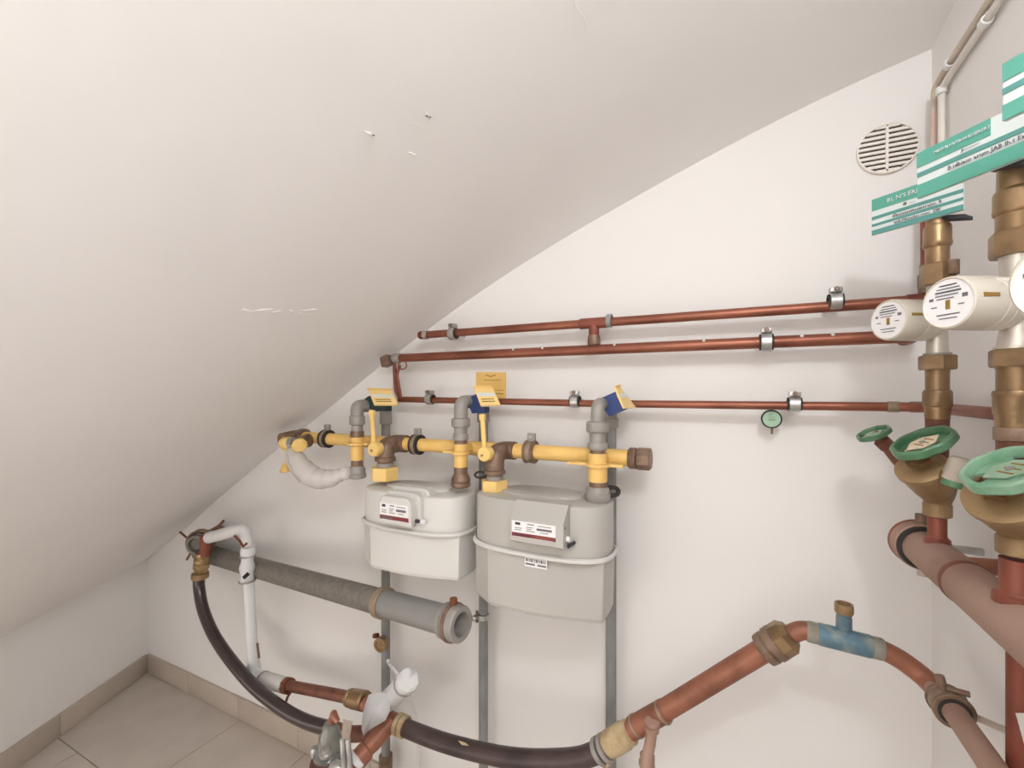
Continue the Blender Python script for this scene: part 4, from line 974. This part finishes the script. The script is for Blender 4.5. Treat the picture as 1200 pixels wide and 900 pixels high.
# small third wheel on the left
c = at(1024, 508, .20); n1 = Vector((-.62,-.16,.76)).normalized()
t = Thing('angle_valve', 'small green handwheel on a brown stem, leftmost of the handwheels', 'valve', c, 'brass angle seat valves with green handwheels')
wheel(t, c, Vector((-.44,-.16,.88)).normalized(), .0245, 'green', 'galvd', 'gauge', yaw=.3)
sv = at(1058, 540, .185)-c
b = lathe(B(), c, sv, [(0,.007),(.014,.008),(.016,.0115),(.030,.0115),(.032,.010),(sv.length*.9,.0135),(sv.length*1.02,.0140)], 18); t.part('stem', b, 'copperb')
e_ = c+sv*1.0
b = B(); tube(b, fillet([e_-sv*.1, e_+sv.normalized()*.012, Vector((e_.x+.052,-.13,e_.z-.025)), Vector((e_.x+.052,.0,e_.z-.025))], .03), .0120, 16); t.part('stub_pipe', b, 'copperb')
# water meters
axm = -UC
f1 = at(1046, 375, .20); 
def front(px, py, q, off):  # point at the riser's depth, 'off' metres left of it
    return Vector((q.x, q.y, zrow(q, py)))-UC*off
g1 = front(0, 375, q1, .069+.004); g1 = Vector((g1.x, g1.y, zrow(q1,375)))
tilt = Vector((0,-.10,0))
a1 = (axm+tilt).normalized()
wmeter(g1, a1, .060, .0305, 'water meter with ivory case on the farther riser, left of the bigger one', Vector((XM,-D_1,zrow(q1,375))))
g2 = front(0, 355, q2, .074); wmeter(g2, a1, .062, .0287, 'water meter with ivory case and dial in full view, on the nearer riser', Vector((XM,-D_2,zrow(q2,355))))
q3f = front(0, 325, q3, 0); lat = .366
dl = S_*(q3f.x-XC)+C_*(q3f.y-YC)
wmeter(q3f-UC*(dl-lat), a1, .06, .031, 'water meter of which only a pale rounded edge shows at the right border', q3f)

# ------------------------------------------------------------------ signs
def sign(anchor, hd, rows_, x0, x1, label, tab=None, words=(), th=.004, clip=None):
    """plate through anchor along heading hd (towards the left in view); rows_ in pixels at left edge"""
    hd = Vector(hd).normalized()
    nrm = hd.cross(Vector((0,0,1)))
    if nrm.dot(Vector((XC,YC,CAMZ))-anchor) < 0: nrm = -nrm
    def hit(px, py):
        r = ray(px, py); o = Vector((XC,YC,CAMZ)); tt = (anchor-o).dot(nrm)/r.dot(nrm); return o+r*tt
    L0, R0 = hit(x0, 300), hit(x1, 300)
    t_ = Thing('pipe_sign', label, 'sign', (L0+R0)/2, 'teal and white pipe signs')
    zl = lambda y: hit(x0, y).z
    def quad(pa, pb, ya, yb, m, nm, off, par=None, thk=.0012):
        A, Bq = hit(pa, 300), hit(pb, 300)
        p_ = [Vector((A.x,A.y,zl(ya))), Vector((Bq.x,Bq.y,zl(ya))), Vector((Bq.x,Bq.y,zl(yb))), Vector((A.x,A.y,zl(yb)))]
        return t_.part(nm, slab(B(), [v+nrm*off for v in p_], thk, nrm), m, parent=par)
    plate = quad(x0, x1, rows_[0][0] if not tab else tab, rows_[-1][1], 'signw', 'plate', 0, None, th)
    for ya, yb, m, *lim in rows_:
        quad(lim[0] if lim else x0, lim[1] if lim else x1, ya, yb, m, 'stripe', .0010, plate)
    for txt, px, py, hpx, m in words:
        cu = bpy.data.curves.new('lettering', 'FONT'); cu.body = txt
        A = hit(px, 300); hz = abs(zl(py)-zl(py+hpx))
        cu.size = hz*1.35; cu.extrude = .0004; cu.resolution_u = 1
        ob = bpy.data.objects.new('tmp', cu); COL.objects.link(ob)
        dg = bpy.context.evaluated_depsgraph_get(); me = bpy.data.meshes.new_from_object(ob.evaluated_get(dg))
        bpy.data.objects.remove(ob)
        X = -hd; Z = nrm; Y = Z.cross(X)
        if Y.z < 0: Y = -Y
        mtx = Matrix(((X.x,Y.x,Z.x),(X.y,Y.y,Z.y),(X.z,Y.z,Z.z))).to_4x4()
        mtx.translation = Vector((A.x,A.y,zl(py+hpx)))+nrm*.0018-t_.loc
        me.transform(mtx); me.materials.append(M[m])
        o = bpy.data.objects.new('lettering', me); COL.objects.link(o); o.parent = plate
    if clip:
        A, Bq = hit(clip[0], 300), hit(clip[1], 300); z_ = zl(rows_[-1][1])
        b = B(); v = Bq-A; box(b, (A+Bq)/2+Vector((0,0,z_-(A.z+Bq.z)/2))-nrm*.018, v.length, .022, .006, X=v.normalized(), Y=nrm, Z=(0,0,1), bev=.001); t_.part('holder', b, 'inkd')
    return t_, hit, nrm
def heading(vpx):
    a = (vpx-CX)/F; v = Vector((a*S_-C_, a*C_+S_, 0)); return v.normalized()
anc = Vector((XM-.010,-D_1-.012,1.55))
sign(anc, heading(372), [(234.5,248,'teal'),(254.8,258.2,'teald'),(263.3,266.2,'teald'),(270.5,276,'teald')], 1022, 1129,
     'lower left pipe sign with thin teal stripes, over the farther riser', None,
     [('BL.N\'S.ERNC', 1040, 238.6, 5.0, 'signw'), ('III  ......', 1059, 249.5, 3.2, 'inkd'), ('d\'Innvervitesirsreivs, R', 1046, 258.9, 3.6, 'ink'), ('wsh.Pibreslac.conc  2W', 1048, 266.8, 3.2, 'ink')], clip=(1075,1128))
anc = Vector((XM-.02,-D_2-.03,1.55))
sign(anc, heading(497), [(180,197,'teal',1075,1161),(203.5,208.5,'teald'),(217.5,233,'teal')], 1075.5, 1250,
     'large middle pipe sign with broad teal band, over the nearer riser', None,
     [('MBSUILUVTBOUISSERERT', 1096, 186.8, 3.4, 'signw'), ('Ji-----------', 1128, 198.6, 3.0, 'ink'), ('B.idbiaus arum JAB Ih.t Eausal Lsnnng', 1112, 210.6, 4.6, 'ink')], clip=(1142,1240))
anc = Vector((XM-.03,-D_3+.05,1.6))
sign(anc, heading(511), [(75.5,96.5,'teal'),(104.5,111.5,'teald'),(124,142,'teal')], 1175.5, 1330,
     'topmost pipe sign cut by the right edge of the picture', None, [], clip=(1300,1330))

# ------------------------------------------------------------------ red copper stand pipe right edge
c = atx(1196, 850, RX-.03)
t = Thing('copper_stand_pipe', 'upright red brown copper pipe at the lower right edge', 'pipe', (c.x,c.y,0))
b = B(); cyl(b, (c.x,c.y,.0), (c.x,c.y,ZM-.05), rr(18.5, c), 24); t.part('pipe', b, 'copperr')
b = B(); lathe(b, (c.x,c.y,ZM-.06), (0,0,1), [(0,rr(19,c)),(.05,rr(19,c))], 24); t.part('joint', b, 'copperb')
pts = [atx(1190,835.5,c.x-.021), atx(1206,835.5,c.x-.021), atx(1206,878,c.x-.021), atx(1201,875,c.x-.021)]
t.part('paper_label', slab(B(), pts, .0008), 'label')
